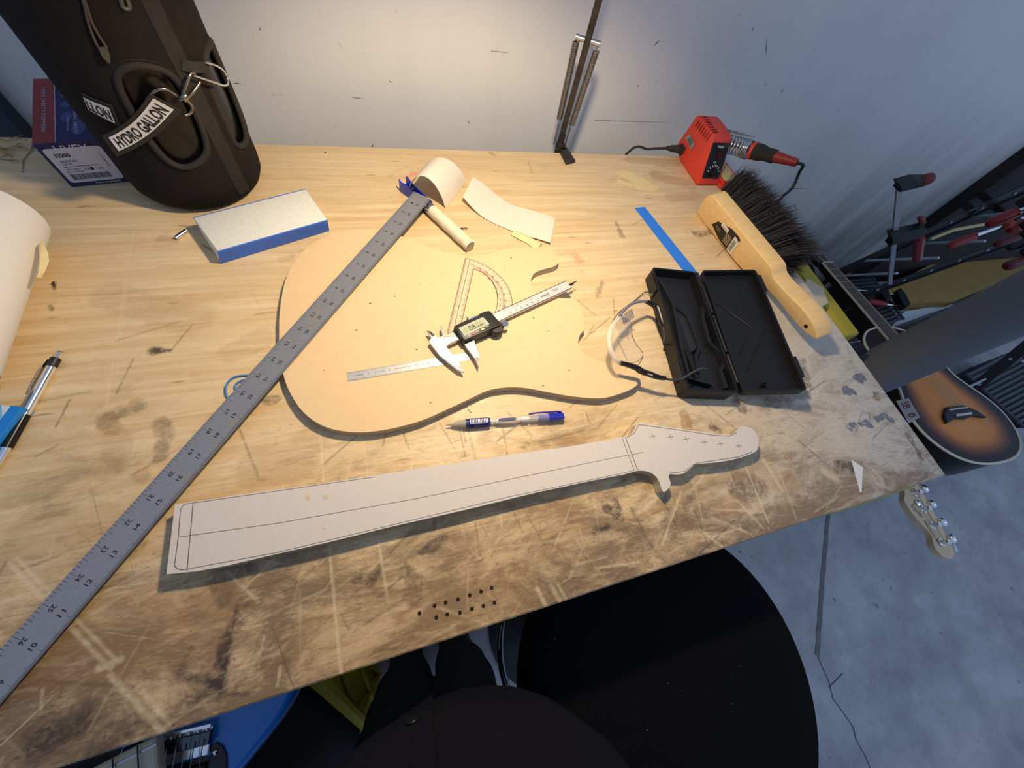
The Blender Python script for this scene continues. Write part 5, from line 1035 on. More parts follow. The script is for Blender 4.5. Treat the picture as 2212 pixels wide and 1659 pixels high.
for u in (.13, .83):
    m = MB(); m.box((l2 * u - .018, (a2 - .001) * s2_, -.013), (l2 * u + .018, (a2 + .0045) * s2_, .001), f2); m.obj('latch', CASE, lid, bevel=.001)
    m = MB(); m.box((l1 * u - .018, (a1 - .001) * s1_, -.020), (l1 * u + .018, (a1 + .003) * s1_, -.001), f1); m.obj('latch_catch', CASE, base_, bevel=.001)
for u0, u1 in ((.12, .38), (.40, .70), (.72, .93)):
    MB().tube([f1.at(l1 * u0, -.004 * s1_, -.001), f1.at(l1 * u1, -.004 * s1_, -.001)], .0022, 10).obj('hinge', CASE if u0 == .40 else MOLD, cs, smooth=40)

# ================================================================== safety glasses
gl = empty('safety_glasses', 'clear safety glasses with black temples leaning on the black case', 'glasses', (*at(1390, 720, 0)[:2], 0))
c7 = lambda x, y: (1300 + x / 7.5417, 620 + y / 7.5417)
CLEAR = mat('clear_lens', (250, 246, 238), .04, alpha=.13); CLT = mat('clear_frame', (236, 226, 210), .15, alpha=.45); DK = mat('temple_black', (24, 22, 24), .35)
def gp(pts, zs, n=5): return smooth_poly([at(*c7(*p), z) for p, z in zip(pts, zs)], n, False)
# brow bars and lenses (two halves meeting at the nose)
b1 = gp([(430, 520), (330, 490), (230, 560), (150, 680), (115, 850), (140, 1020), (220, 1170), (300, 1240)], [.030, .040, .046, .048, .048, .046, .042, .036]); l1_ = gp([(430, 490), (480, 620), (490, 760), (560, 930), (650, 1040), (665, 1120), (600, 1200), (450, 1245)], [.016, .008, .004, .001, .001, .002, .008, .022])
m = MB(); m.sheet([[a * (1 - t) + b * t + np.array([-.006, -.002, 0]) * math.sin(pi * t) for t in np.linspace(0, 1, 6)] for a, b in zip(b1, l1_)]); lens = m.obj('lens', CLEAR, gl, smooth=60)
MB().tube(l1_, .0005, 5).obj('lens_edge', mat('lens_edge', (120, 104, 84), .3), lens, smooth=60)
MB().tube(b1, [.0028 + .0012 * math.sin(pi * k / (len(b1) - 1)) for k in range(len(b1))], 8).obj('brow_bar', CLT, gl, smooth=60)
b2 = gp([(330, 490), (300, 450), (400, 340), (500, 270), (620, 235), (740, 235)], [.040, .046, .047, .044, .040, .034]); l2_ = gp([(430, 500), (200, 520), (320, 380), (540, 220), (680, 110), (870, 85)], [.016, .012, .004, .002, .004, .010])
m = MB(); m.sheet([[a * (1 - t) + b * t for t in np.linspace(0, 1, 6)] for a, b in zip(b2, l2_)]); lens2 = m.obj('lens', CLEAR, gl, smooth=60)
MB().tube(gp([(150, 620), (200, 520), (320, 380), (540, 220), (640, 130), (720, 80), (870, 90)], [.014, .012, .006, .003, .004, .006, .010]), .0008, 6).obj('lens_edge', mat('lens_edge_dark', (56, 50, 74), .3), lens2, smooth=60)
MB().tube(b2, .0024, 8).obj('brow_bar', mat('brow_smoke', (120, 120, 140), .3, alpha=.7), gl, smooth=60)
m = MB()
for k in range(8): p = at(*c7(330 + k * 22, 470 - k * 16), .040); m.tube([p, p + np.array([.007, -.008, -.012])], .0009, 5)
m.obj('brow_vent', mat('vent_smoke', (150, 150, 160), .4, alpha=.6), gl)
m = MB(); m.tube(gp([(380, 500), (430, 520), (420, 560), (330, 570)], [.030, .026, .022, .024]), .0022, 8); m.tube(gp([(870, 95), (910, 110), (915, 145), (890, 150)], [.012, .012, .008, .006]), .0022, 8); m.obj('nose_pad', CLT, gl, smooth=60)
def temple(arm, tip, za, zt_):
    A_ = gp(arm, za); m = MB(); m.tube(A_, [.0026 + .0010 * math.sin(pi * k / (len(A_) - 1)) for k in range(len(A_))], 8, flatten=1.5); t_ = m.obj('temple', DK, gl, smooth=50)
    T_ = gp(tip, zt_); MB().tube(T_, .0017, 8).obj('temple_tip', mat('tip_grey', (56, 56, 62), .5), t_, smooth=60)
temple([(290, 1235), (430, 1270), (570, 1320), (640, 1370), (780, 1420), (920, 1470), (1030, 1490)], [(1000, 1490), (1150, 1510), (1280, 1505), (1400, 1440), (1520, 1370), (1620, 1330), (1700, 1335)], [.036, .036, .034, .033, .032, .031, .030], [.030, .030, .031, .033, .035, .035, .033])
temple([(730, 240), (820, 280), (890, 340), (930, 460), (970, 580), (990, 650)], [(985, 630), (1010, 720), (1020, 820), (1005, 910), (1030, 930), (1060, 935)], [.034, .032, .032, .030, .028, .026], [.027, .024, .020, .016, .013, .010])
MB().lathe([(.003, -.004), (.0036, 0), (.003, .004)], at(*c7(610, 1350), .035), (0, 0, 1), 12).obj('hinge', DK, gl, smooth=40); MB().lathe([(.003, -.004), (.0036, 0), (.003, .004)], at(*c7(860, 300), .034), (0, 0, 1), 12).obj('hinge', DK, gl, smooth=40)
tt = Fr(at(*c7(790, 1440), .0365), at(*c7(840, 1465), .0365) - at(*c7(740, 1430), .0365)); m = MB(); m.text('UVEX', tt, h=.0025, w=.008); m.obj('lettering', WHITEINK, gl)
# ================================================================== below and beyond the bench
# ---- round stool
SCn = np.array([-.486, -.153]); SZ = -.132; SRd = .217
stl = empty('stool', 'round stool with wide black ribbed fabric seat and chrome foot ring', 'stool', (*SCn, FLOOR))
def fabric():
    m_, nt, b = new_nodes('ribbed_fabric'); p = worldpos(nt); wv = N(nt, 'ShaderNodeTexWave'); wv.inputs['Scale'].default_value = 95; wv.inputs['Distortion'].default_value = .4; wv.bands_direction = 'X'; nt.links.new(p, wv.inputs['Vector'])
    lint = rng(nt, noise(nt, p, 260, 2, .5), .762, .785); c = mixc(nt, wv.outputs['Fac'], lin((11, 11, 13)), lin((19, 19, 22))); c = mixc(nt, lint, c, lin((120, 120, 122)))
    nt.links.new(c, b.inputs['Base Color']); b.inputs['Roughness'].default_value = .95; b.inputs['Specular IOR Level'].default_value = .08
    bp = N(nt, 'ShaderNodeBump'); bp.inputs['Strength'].default_value = .5; bp.inputs['Distance'].default_value = .001; nt.links.new(wv.outputs['Fac'], bp.inputs['Height']); nt.links.new(bp.outputs[0], b.inputs['Normal']); return m_
MB().lathe([(.15, SZ - .075), (SRd - .012, SZ - .072), (SRd - .002, SZ - .055), (SRd, SZ - .035), (SRd - .003, SZ - .016), (SRd - .013, SZ - .005), (SRd - .04, SZ), (.08, SZ + .002), (.001, SZ + .003)], (*SCn, 0), (0, 0, 1), 72).obj('seat', fabric(), stl, smooth=60)
MB().lathe([(.03, FLOOR + .03), (.03, -.45), (.022, -.45), (.022, SZ - .07)], (*SCn, 0), (0, 0, 1), 24).obj('column', CHROME, stl, smooth=35)
MB().lathe([(.165, FLOOR), (.165, FLOOR + .008), (.06, FLOOR + .03), (.032, FLOOR + .05)], (*SCn, 0), (0, 0, 1), 48).obj('base_plate', BLK, stl, smooth=35)
zr = -.52; MB().tube([(SCn[0] +   .186 * math.cos(t), SCn[1] + .186 * math.sin(t), zr) for t in np.arange(48) * pi / 24], .0075, 10, closed=True).obj('foot_ring', mat('dark_chrome_ring', (120, 122, 128), .15, 1), stl, smooth=60)
for k in range(3):
    t = 2.3 + k * 2 * pi / 3; MB().tube([(SCn[0] + .025 * math.cos(t), SCn[1] + .025 * math.sin(t), zr - .02), (SCn[0] + .185 * math.cos(t), SCn[1] + .185 * math.sin(t), zr)], .007, 8).obj('spoke', CHROME, stl, smooth=60)

# ---- person standing at the bench, seen from above
pm = MB()
def ell(c, rx, ry, n=24, tw=None):
    tw = .30 * max(0, 1 - abs(c[2] - .02) / .30) if tw is None else tw; ca, sa = math.cos(tw), math.sin(tw); th = np.arange(n) * 2 * pi / n; return np.array([(c[0] + rx * math.cos(t) * ca - ry * math.sin(t) * sa, c[1] + rx * math.cos(t) * sa + ry * math.sin(t) * ca, c[2]) for t in th])
HX = -.825
pm.loft([ell((HX, -.185, -.14), .118, .100), ell((HX, -.185, -.08), .160, .118), ell((HX, -.182, -.02), .186, .132), ell((HX, -.184, .05), .190, .136), ell((HX, -.205, .14), .168, .125), ell((HX, -.228, .25), .178, .118), ell((HX, -.245, .34), .185, .108), ell((HX, -.255, .41), .175, .085), ell((HX, -.258, .455), .12, .065), ell((HX, -.252, .48), .062, .058)])
pm.loft([ell((HX, -.250, .46), .056, .058), ell((HX, -.243, .53), .054, .058), ell((HX, -.232, .56), .056, .066)])
pm.loft([ell((HX, -.215, .545), .040, .050), ell((HX, -.215, .565), .058, .080), ell((HX, -.222, .60), .070, .094), ell((HX, -.226, .65), .076, .100), ell((HX, -.232, .70), .077, .100), ell((HX, -.236, .74), .068, .088), ell((HX, -.238, .765), .045, .06), ell((HX, -.238, .775), .02, .03)])
pm.sphere((HX, -.124, .635), (.014, .020, .026)); 
for sg in (-1, 1): pm.sphere((HX + sg * .078, -.235, .645), (.010, .020, .032))
for sg in (-1, 1):
    hx = HX + sg * .058
    pm.tube([(hx, -.185, -.06), (hx, -.185, -.16), (hx - sg * 0 + (.012 if sg > 0 else 0), -.175, -.44), (hx + (.018 if sg > 0 else 0), -.165, -.62), (hx + (.014 if sg > 0 else 0), -.160, -.83)], [.074, .060, .062, .064, .057], 18)
    fx = hx + (.014 if sg > 0 else 0)
    pm.loft([np.array([(fx + w * math.cos(t), y, FLOOR + .004 + h * (.5 + .5 * math.sin(t))) for t in np.arange(16) * pi / 8]) for y, w, h in ((-.215, .022, .05), (-.20, .036, .085), (-.15, .042, .10), (-.08, .044, .085), (-.02, .048, .055), (.03, .042, .045), (.05, .022, .035))])
    # arms raised towards the phone
    sh = np.array([HX + sg * .17, -.255, .40]); elb = np.array([HX + sg * .245, -.285, .14]); wr = np.array([-.782 + sg * .095, -.105, .395]); hd = np.array([-.782 + sg * .088, -.040, .430])
    pm.tube([sh + np.array([-sg * .03, 0, .01]), sh, (sh + elb) / 2, elb, elb + (wr - elb) * .25, (elb + wr) / 2, wr], [.055, .058, .050, .043, .045, .038, .027], 16)
    pm.tube([wr, wr * .5 + hd * .5, hd], [.026, .034, .034], 14, flatten=.6)
    for k in range(4):
        b_ = hd + np.array([-sg * .004, .006 - .0, .028 - k * .019]); pm.tube([b_ - np.array([-sg * .01, .02, 0]), b_ + np.array([sg * .006, .030, 0]), b_ + np.array([-sg * .012, .046 - .003 * abs(k - 1), 0]), b_ + np.array([-sg * .030 , .046 - .004 * abs(k - 1), 0])], [.0095, .0092, .0085, .0075], 10)
    tb = wr * .6 + hd * .4; pm.tube([tb, tb + np.array([-sg * .018, .012, .030]), tb + np.array([-sg * .036, .030, .040]), tb + np.array([-sg * .048, .040, .040])], [.013, .012, .0105, .009], 10)
v = np.vstack(pm.v); me = bpy.data.meshes.new('body'); me.from_pydata(v.tolist(), [], pm.f); me.update()
bm = bmesh.new(); bm.from_mesh(me); bmesh.ops.recalc_face_normals(bm, faces=bm.faces[:]); bm.to_mesh(me); bm.free()
tmp = bpy.data.objects.new('tmp', me); COL.objects.link(tmp); rm = tmp.modifiers.new('r', 'REMESH'); rm.mode = 'VOXEL'; rm.voxel_size = .0068
bpy.context.view_layer.update(); dg = bpy.context.evaluated_depsgraph_get(); nm = bpy.data.meshes.new_from_object(tmp.evaluated_get(dg)); bpy.data.objects.remove(tmp)
bm = bmesh.new(); bm.from_mesh(nm)
for _ in range(5): bmesh.ops.smooth_vert(bm, verts=[q for q in bm.verts if q.co.z < .46 and not (q.co.y > -.12 and q.co.z > .3)], factor=.5, use_axis_x=True, use_axis_y=True, use_axis_z=True)
for q in bm.verts:                                                   # cloth folds
    c = q.co
    if -.84 < c.z < -.10: c.x += .003 * math.sin(c.z * 46 + c.y * 25); c.y += .003 * math.sin(c.z * 39 + c.x * 31)
    elif -.10 <= c.z < .42: c.y += .0022 * math.sin(c.z * 30 + c.x * 22) ; c.x += .002 * math.sin(c.z * 35 + c.y * 18)
PB = np.array([HX, -.185, FLOOR])
SHIRT = mat('navy_shirt', (9, 10, 19), .9, var=.5, scale=14, c2=(14, 15, 26), bump=.3, bscale=900, spec=.15); TRO = mat('dark_trousers', (44, 50, 54), .9, var=.5, scale=16, c2=(58, 64, 66), bump=.3, bscale=800, spec=.15)
SKIN = mat('skin', (206, 158, 128), .55, var=.2, scale=20, c2=(190, 136, 108)); HAIR = mat('hair', (46, 34, 26), .7, bump=.6, bscale=200); SHOE = mat('shoe', (52, 54, 58), .6, var=.4, scale=30)
for mt in (SHIRT, TRO, SKIN, HAIR, SHOE): nm.materials.append(mt)
for fce in bm.faces:
    c = fce.calc_center_median(); fce.smooth = True
    hand = c.y > -.118 and c.z > .36
    if c.z > .472: fce.material_index = 3 if (c.z > .70 + (c.y + .15) * .3 or (c.y < -.245 and c.z > .58)) else 2
    elif hand: fce.material_index = 2
    elif c.z > -.105: fce.material_index = 0
    elif c.z > -.795: fce.material_index = 1
    else: fce.material_index = 4
for q in bm.verts: q.co = q.co - Vector(PB)
bm.to_mesh(nm); bm.free(); nm.name = 'person'
per = bpy.data.objects.new('person', nm); COL.objects.link(per); per.location = tuple(PB); BASES[per.name] = PB
tag(per, 'person in dark navy shirt and dark trousers standing at the bench', 'person')
def front_y(z):                                                     # front of the shirt
    ks = [(-.14, -.080), (-.08, -.067), (-.02, -.048), (.05, -.046), (.14, -.080), (.25, -.110), (.34, -.137)]; return np.interp(z, [k[0] for k in ks], [k[1] for k in ks])
m = MB(); zz_ = np.linspace(-.10, .34, 24); px0 = HX + .012; m.sheet([[np.array([px0 + w, front_y(z) + .0016 + .30 * w, z]) for w in (-.014, .0, .014)] for z in zz_]); m.obj('placket', SHIRT, per, smooth=60, thick=.0008)
for z in (-.055, .035, .125, .215, .305):
    s0 = (front_y(z + .01) - front_y(z - .01)) / .02; nn = unit(np.array([0, 1, -s0])); MB().lathe([(.0048, 0), (.0055, .001), (.0050, .0022), (.0030, .0018)], np.array([px0 - .003, front_y(z) + .0022, z]), nn, 16).obj('button', mat('shirt_button', (16, 16, 20), .25), per, smooth=35)
for sg in (-1, 1):
    MB().sphere((HX + sg * .030, -.133, .660), (.0125, .010, .0085)).obj('eye', mat('eye_white', (226, 222, 216), .3), per, smooth=60); MB().sphere((HX + sg * .030, -.1245, .660), (.005, .003, .005)).obj('iris', mat('iris', (60, 42, 30), .3), per, smooth=60)
    MB().tube([(HX + sg * .016, -.126, .678), (HX + sg * .032, -.128, .682), (HX + sg * .046, -.140, .676)], [.003, .0035, .002], 8).obj('eyebrow', HAIR, per, smooth=60)
MB().tube([(HX - .022, -.135, .590), (HX, -.1245, .588), (HX + .022, -.135, .590)], [.002, .0048, .002], 10, flatten=1.2).obj('mouth', mat('lips', (168, 96, 86), .5), per, smooth=60)

# ---- steel column
MB_c = MB().lathe([(.0525, FLOOR), (.0525, 1.5)], (.318, .232, 0), (0, 0, 1), 48); o = MB_c.obj('column', mat('grey_paint', (104, 106, 112), .6, var=.25, scale=8, c2=(92, 94, 100), bump=.1, bscale=200), smooth=40); tag(o, 'thick round grey-painted post standing beside the bench end', 'post')

# ---- sunburst acoustic guitar, lying face up on a black case beyond the post
T0 = np.array([.744, -.050, -.300]); N0 = np.array([.806, .757, -.367]); N0 = T0 + (N0 - T0) * .97; ga = unit(N0 - T0); gf = Fr(T0, ga, np.array([0, 0, 1.0]) - ga * ga[2]); GN = np.linalg.norm(N0 - T0)
ag = empty('acoustic_guitar', 'sunburst acoustic guitar lying face up beyond the grey post', 'guitar', (*gf.at(.24)[:2], gf.at(.24)[2] - .10))
hw = [(0, 0), (.003, .055), (.016, .110), (.045, .158), (.09, .190), (.14, .200), (.19, .186), (.235, .158), (.27, .140), (.30, .136), (.34, .140), (.38, .146), (.415, .142), (.445, .118), (.468, .080), (.478, .035), (.480, 0)]
hw = smooth_poly(hw, 3, False) * [1, .93]; gout = np.vstack([np.c_[hw[:, 0], hw[:, 1]], np.c_[hw[1:-1, 0], -hw[1:-1, 1]][::-1]])
MB().prism(gout, -.105, -.001, gf).obj('sides', mat('guitar_black', (9, 9, 10), .35, spec=.3), ag, smooth=40)
def burst():
    m_, nt, b = new_nodes('sunburst_top'); A = N(nt, 'ShaderNodeAttribute', attribute_name='burst'); rp = N(nt, 'ShaderNodeValToRGB'); nt.links.new(A.outputs['Fac'], rp.inputs[0]); e = rp.color_ramp.elements
    e[0].position = 0; e[0].color = (*lin((236, 158, 78)), 1); e[1].position = 1; e[1].color = (*lin((24, 22, 28)), 1)
    for ps, cc in ((.52, (222, 136, 64)), (.70, (140, 84, 52)), (.84, (44, 36, 40)), (.92, (24, 25, 32))): q = e.new(ps); q.color = (*lin(cc), 1)
    g_ = noise(nt, worldpos(nt), 90, 4, .6, (8, .4, 1)); c = mixc(nt, rng(nt, g_, .4, .7, 0, .25), rp.outputs[0], lin((120, 74, 46))); nt.links.new(c, b.inputs['Base Color']); b.inputs['Roughness'].default_value = .42; b.inputs['Specular IOR Level'].default_value = .25; return m_
n = len(gout); rings = []; vals = []
cl_ = np.c_[np.clip(gout[:, 0], .13, .40), np.zeros(n)]
for k in range(13): t = k / 12; rings.append(gf(np.c_[cl_ * (1 - t) + gout * t, np.full(n, .0004)])); vals += np.clip(t + np.clip(((cl_ * (1 - t) + gout * t)[:, 0] - .33) / .12, 0, .9), 0, 1).tolist()
m = MB(); m.loft(rings, cap=False); tp_ = m.obj('top', burst(), ag); at_ = tp_.data.attributes.new('burst', 'FLOAT', 'POINT'); at_.data.foreach_set('value', np.array(vals, np.float32))
MB().tube(gf(np.c_[gout, np.full(n, -.001)]), .0036, 8, closed=True).obj('binding', mat('cream_binding', (206, 200, 176), .4), ag, smooth=60)
m = MB(); m.lathe([(.050, .0006), (.050, .0012)], gf.at(.335), gf.z, 36); m.obj('sound_hole', mat('hole_black', (8, 8, 8), .9), ag); MB().tube([gf.at(.335 + .055 * math.cos(t), .055 * math.sin(t), .001) for t in np.arange(36) * pi / 18], .0022, 6, closed=True).obj('rosette', MATS['cream_binding'], ag, smooth=60)
m = MB(); m.prism([(.125, -.085), (.135, -.04), (.130, 0), (.135, .04), (.125, .085), (.150, .070), (.172, .035), (.172, -.035), (.150, -.070)], .0008, .009, gf); bg = m.obj('bridge', mat('rosewood', (32, 28, 30), .5), ag, bevel=.0015)
m = MB(); m.box((.160, -.038, .009), (.1635, .038, .0125), gf); m.obj('saddle', mat('bone', (226, 222, 212), .4), bg)
for k in range(6): MB().sphere(gf.at(.143, -.0275 + .011 * k, .011), .0042, 10, 6).obj('bridge_pin', MATS['bone'], bg, smooth=60)
m = MB(); m.prism([(.375, -.028), (.375, .028), (GN, .0215), (GN, -.0215)], .001, .0075, gf); fbd = m.obj('fretboard', mat('fretboard_dark', (70, 66, 68), .45, var=.4, scale=30), ag)
MB().prism([(.478, -.026), (.478, .026), (GN, .021), (GN, -.021)], -.02, .001, gf).obj('neck', mat('neck_black', (24, 20, 19), .3), ag)
sc_ = GN - .155
for k in range(1, 21):
    x = GN - sc_ * (1 - 2 ** (-k / 12)); w_ = .0215 + .0065 * (GN - x) / (GN - .375); m = MB(); m.box((x - .001, -w_, .0075), (x + .001, w_, .0088), gf); m.obj('fret', CHROME, fbd)
for sg in (-1, 1): m = MB(); m.prism([(.375, sg * .027), (.375, sg * .029), (GN, sg * .0225), (GN, sg * .0205)], .001, .0079, gf); m.obj('neck_binding', MATS['cream_binding'], fbd)
m = MB(); m.box((GN, -.0225, .001), (GN + .005, .0225, .010), gf); m.obj('nut', MATS['bone'], ag)
for k in range(6): MB().tube([gf.at(.16, -.0275 + .011 * k, .013), gf.at(GN, -.0175 + .007 * k, .0105), gf.at(GN + .04, -.018 + .0072 * k, .004)], .0007, 5).obj('string', mat('bronze_string', (180, 166, 140), .35, .9), ag)
m = MB(); m.prism([(GN + .005, -.022), (GN + .015, -.026), (GN + .055, -.028), (GN + .055, .028), (GN + .015, .026), (GN + .005, .022)], -.020, -.004, gf); hdk = m.obj('headstock', MATS['guitar_black'], ag)
for k in range(3):
    for sg in (-1, 1): MB().lathe([(.004, 0), (.004, .012)], gf.at(GN + .018 + .015 * k, sg * .018, -.004), gf.z, 10).obj('tuning_post', CHROME, hdk, smooth=40)
ang0 = gf.at(.003, -.02, -.06); MB().lathe([(.004, 0), (.003, .006), (.006, .011), (.004, .014)], gf.at(.02, -.118, -.06), -gf.x * .3 - gf.y, 12).obj('strap_button', CHROME, ag, smooth=40)
m = MB(); m.box((.60, .05, FLOOR), (.86, .36, gf.at(.24)[2] - .132)); o = m.obj('instrument_case', mat('case_tolex', (16, 16, 18), .7, bump=.3, bscale=300), bevel=.01); tag(o, 'black instrument case under the sunburst acoustic guitar', 'case')
# note with red handwriting stuck on the guitar's black side
q0 = gf.at(.17, .188, -.05)
def onside(px_, py_): d_ = ray(px_, py_); nn = gf.y; t_ = ((q0 - CP) @ nn) / (d_ @ nn); return CP + d_ * t_
NP = [onside(*q) for q in ((1936, 866), (1963, 860), (1987, 901), (1963, 915))]
m = MB(); m.add(NP, [(0, 1, 2, 3)]); o = m.obj('paper_note', PAPER, thick=.0006); tag(o, 'white paper note with red handwriting stuck to the acoustic guitar side', 'note')
nx = unit(NP[3] * .5 + NP[2] * .5 - NP[0] * .5 - NP[1] * .5); nz = gf.y; nfr = Fr(np.mean(NP, 0) + nz * .0012, nx, nz); wn = np.linalg.norm(NP[3] - NP[0])
m = MB(); m.text('SB', nfr.sub((-wn * .20, -wn * .10, 0)), h=wn * .26, w=wn * .26); m.text('0', nfr.sub((wn * .24, -wn * .10, 0)), h=wn * .26); m.obj('handwriting', mat('red_marker', (140, 40, 44), .6), o)

# ---- bass guitar whose headstock pokes out from under the bench
BZ = -.40; c8 = lambda x, y: (1900 + x / 8.295, 1020 + y / 8.295)
hs = [(445, 330), (455, 400), (445, 510), (560, 700), (700, 880), (850, 1030), (940, 1150), (965, 1290), (1040, 1420), (1180, 1540), (1290, 1550), (1340, 1480), (1320, 1380), (1220, 1180), (1100, 950), (960, 700), (820, 440), (720, 250)]
tip = at(*c8(1300, 1520), BZ); nut = at(*c8(590, 300), BZ); bdx = unit(nut - tip); bsf = Fr((*nut[:2], BZ), bdx)
bs = empty('bass_guitar', 'bass guitar with maple headstock poking out from under the bench corner', 'guitar', (*bsf.at(.5)[:2], BZ - .045))
MAP = mat('maple_satin', (222, 196, 158), .4, var=.3, scale=30, stretch=(1, 1, 1), c2=(206, 178, 138))
hp = [(lambda p: ((p - bsf.o) @ bsf.x, (p - bsf.o) @ bsf.y))(at(*c8(*q), BZ)) for q in hs]; m = MB(); m.prism(np.vstack([smooth_poly(hp, 3, False), [(.02, .018 * np.sign(hp[-1][1])), (.02, .018 * np.sign(hp[0][1]))]]), -.015, 0, bsf); hd_ = m.obj('headstock', MAP, bs, smooth=35)
m = MB(); m.prism([(.0, -.020), (.0, .020), (.62, .031), (.62, -.031)], -.016, .004, bsf); m.obj('neck', MAP, bs)
bo2 = smooth_poly([(.56, .03), (.50, .10), (.56, .155), (.66, .13), (.76, .145), (.86, .165), (.94, .10), (.955, 0), (.94, -.10), (.86, -.16), (.76, -.13), (.66, -.14), (.60, -.155), (.55, -.10), (.58, -.03)], 4); m = MB(); m.prism(bo2, -.045, -.006, bsf); m.obj('body', mat('bass_black', (20, 20, 22), .25), bs, smooth=35)
for a_, b_ in (((745, 325), (650, 365)), ((890, 610), (810, 660)), ((1070, 920), (980, 950)), ((1235, 1220), (1140, 1255))):
    pk, pp = at(*c8(*a_), BZ + .004), at(*c8(*b_), BZ + .004); kd = unit(pk - pp); MB().lathe([(.010, -.004), (.010, -.002), (.006, -.001), (.0065, .010), (.005, .011), (.0065, .012), (.006, .014)], pp, (0, 0, 1), 18).obj('tuning_post', CHROME, hd_, smooth=40)
    m = MB(); c_ = pk + kd * .010; m.tube([pp - np.array([0, 0, .010]), c_ - np.array([0, 0, .010])], .003, 8); m.loft([np.array([c_ + kd * q + np.array([-kd[1], kd[0], 0]) * w_ * math.cos(t) + np.array([0, 0, 1]) * w_ * .7 * math.sin(t) for t in np.arange(12) * pi / 6]) for q, w_ in ((-.004, .004), (.0, .011), (.008, .012), (.014, .006))]); m.obj('tuning_key', CHROME, hd_, smooth=50)
    MB().tube([pp + np.array([0, 0, .004]), bsf.at(.0, (pp - bsf.o) @ bsf.y * .3 + .004, .008)], .0009, 5).obj('string', MATS['bronze_string'], bs)
pst = at(*c8(690, 560), BZ + .002); MB().lathe([(.009, 0), (.009, .003), (.004, .006)], pst, (0, 0, 1), 14).obj('string_tree', CHROME, hd_, smooth=40)
t0, t1 = at(*c8(790, 880), BZ + .0004), at(*c8(1085, 1330), BZ + .0004); tfm = Fr((t0 + t1) / 2, t1 - t0); m = MB(); m.text('PRECISION BASS', tfm, h=.0070, w=np.linalg.norm(t1 - t0)); m.obj('lettering', INK, hd_)
t0, t1 = at(*c8(555, 600), BZ + .0004), at(*c8(770, 840), BZ + .0004); tfm = Fr((t0 + t1) / 2, t1 - t0); m = MB(); m.text('Squier', tfm, h=.016, w=np.linalg.norm(t1 - t0)); m.obj('lettering', mat('grey_ink', (110, 96, 80), .6), hd_)
m = MB(); m.prism([at(*c8(*q), BZ - .02)[:2] for q in ((1290, 1280), (1330, 1300), (1385, 1415), (1330, 1440))], BZ - .0165, BZ - .016); o = m.obj('price_tag', mat('tag_pale', (196, 214, 222), .7), hd_)
m = MB(); m.box((.33, .31, BZ - .085), (.46, .35, BZ - .0455)); m.box((.22, .62, BZ - .085), (.44, .66, BZ - .0455)); m.box((.33, .31, BZ - .125), (.37, .66, BZ - .085))
for xx, yy in ((.43, .33), (.35, .33), (.40, .64), (.25, .64)): m.box((xx - .018, yy - .018, FLOOR), (xx + .018, yy + .018, BZ - .085))
o = m.obj('storage_stand', mat('dark_timber', (44, 36, 30), .8, var=.4, scale=20), bevel=.003); tag(o, 'dark timber stand carrying the bass beside the bench end', 'stand')

# ---- blue electric guitar below the bench front
GZ = -.150; c9 = lambda x, y: (150 + x / 2.949, 1380 + y / 2.949)
eb = empty('electric_guitar', 'bright blue electric guitar with black pickguard below the bench front edge', 'guitar', (*at(430, 1600, GZ)[:2], GZ - .045))
op = [(645, 1430), (634, 1495), (602, 1556), (560, 1612), (515, 1668), (450, 1740), (340, 1790), (290, 1750), (246, 1680), (262, 1610), (330, 1500), (450, 1415), (560, 1395)]
m = MB(); m.prism(smooth_poly(xy(op, GZ), 4), GZ - .043, GZ); m.obj('body', mat('guitar_blue', (34, 128, 224), .3, coat=.5), eb, bevel=.006, segs=3, smooth=40)
pg = [(252, 1672), (266, 1616), (303, 1602), (318, 1628), (330, 1652), (350, 1660), (458, 1632), (455, 1612), (466, 1604), (480, 1612), (489, 1632), (490, 1700), (460, 1720), (320, 1730)]
m = MB(); m.prism(xy(pg, GZ + .002), GZ, GZ + .0025); pgd = m.obj('pickguard', mat('pickguard_black', (15, 15, 17), .2), eb)
bq = [at(*q, GZ + .004) for q in ((345, 1585), (464, 1557), (452, 1630), (333, 1660))]; bfx = Fr(bq[3], bq[2] - bq[3]); bw_ = np.linalg.norm(bq[2] - bq[3]); bh_ = (bq[0] - bq[3]) @ bfx.y
m = MB(); m.box((0, 0, -.0045), (bw_, bh_, .001), bfx); m.box((0, bh_ - .004, 0), (bw_, bh_, .006), bfx); bpl = m.obj('bridge_plate', CHROME, eb, bevel=.0008)
for k in range(6):
    x = bw_ * (k + .5) / 6; m = MB(); m.box((x - .0052, bh_ * .35, .001), (x + .0052, bh_ * .78, .007), bfx); sdl = m.obj('saddle', mat('dark_chrome', (90, 92, 98), .15, 1), bpl, bevel=.0008); MB().tube([bfx.at(x, bh_ * .78, .004), bfx.at(x, bh_ - .002, .004)], .0012, 8).obj('saddle_screw', CHROME, sdl, smooth=60)
    MB().tube([bfx.at(x, bh_ * .55, .008), bfx.at(x * .9 + bw_ * .05, -.17, .010)], .0006, 5).obj('string', STEEL, eb)
m = MB(); m.box((.0, -.026, -.004), (bw_ * .98, -.006, .004), bfx); m.obj('pickup', mat('pickup_black', (18, 18, 20), .35), eb, bevel=.002)
for q in ((303, 1643), (464, 1625), (336, 1646), (443, 1622)): MB().sphere(at(*q, GZ + .003), (.003, .003, .0018), 10, 6).obj('pickguard_screw', CHROME, pgd, smooth=60)
m = MB(); f0 = Fr(at(170, 1665, GZ + .032), at(262, 1618, GZ + .032) - at(170, 1665, GZ + .032)); 
mn = empty('guitar_neck', 'pale maple guitar neck with frets beside the blue guitar', 'guitar neck', (*f0.at(.05, -.05)[:2], GZ - .01))
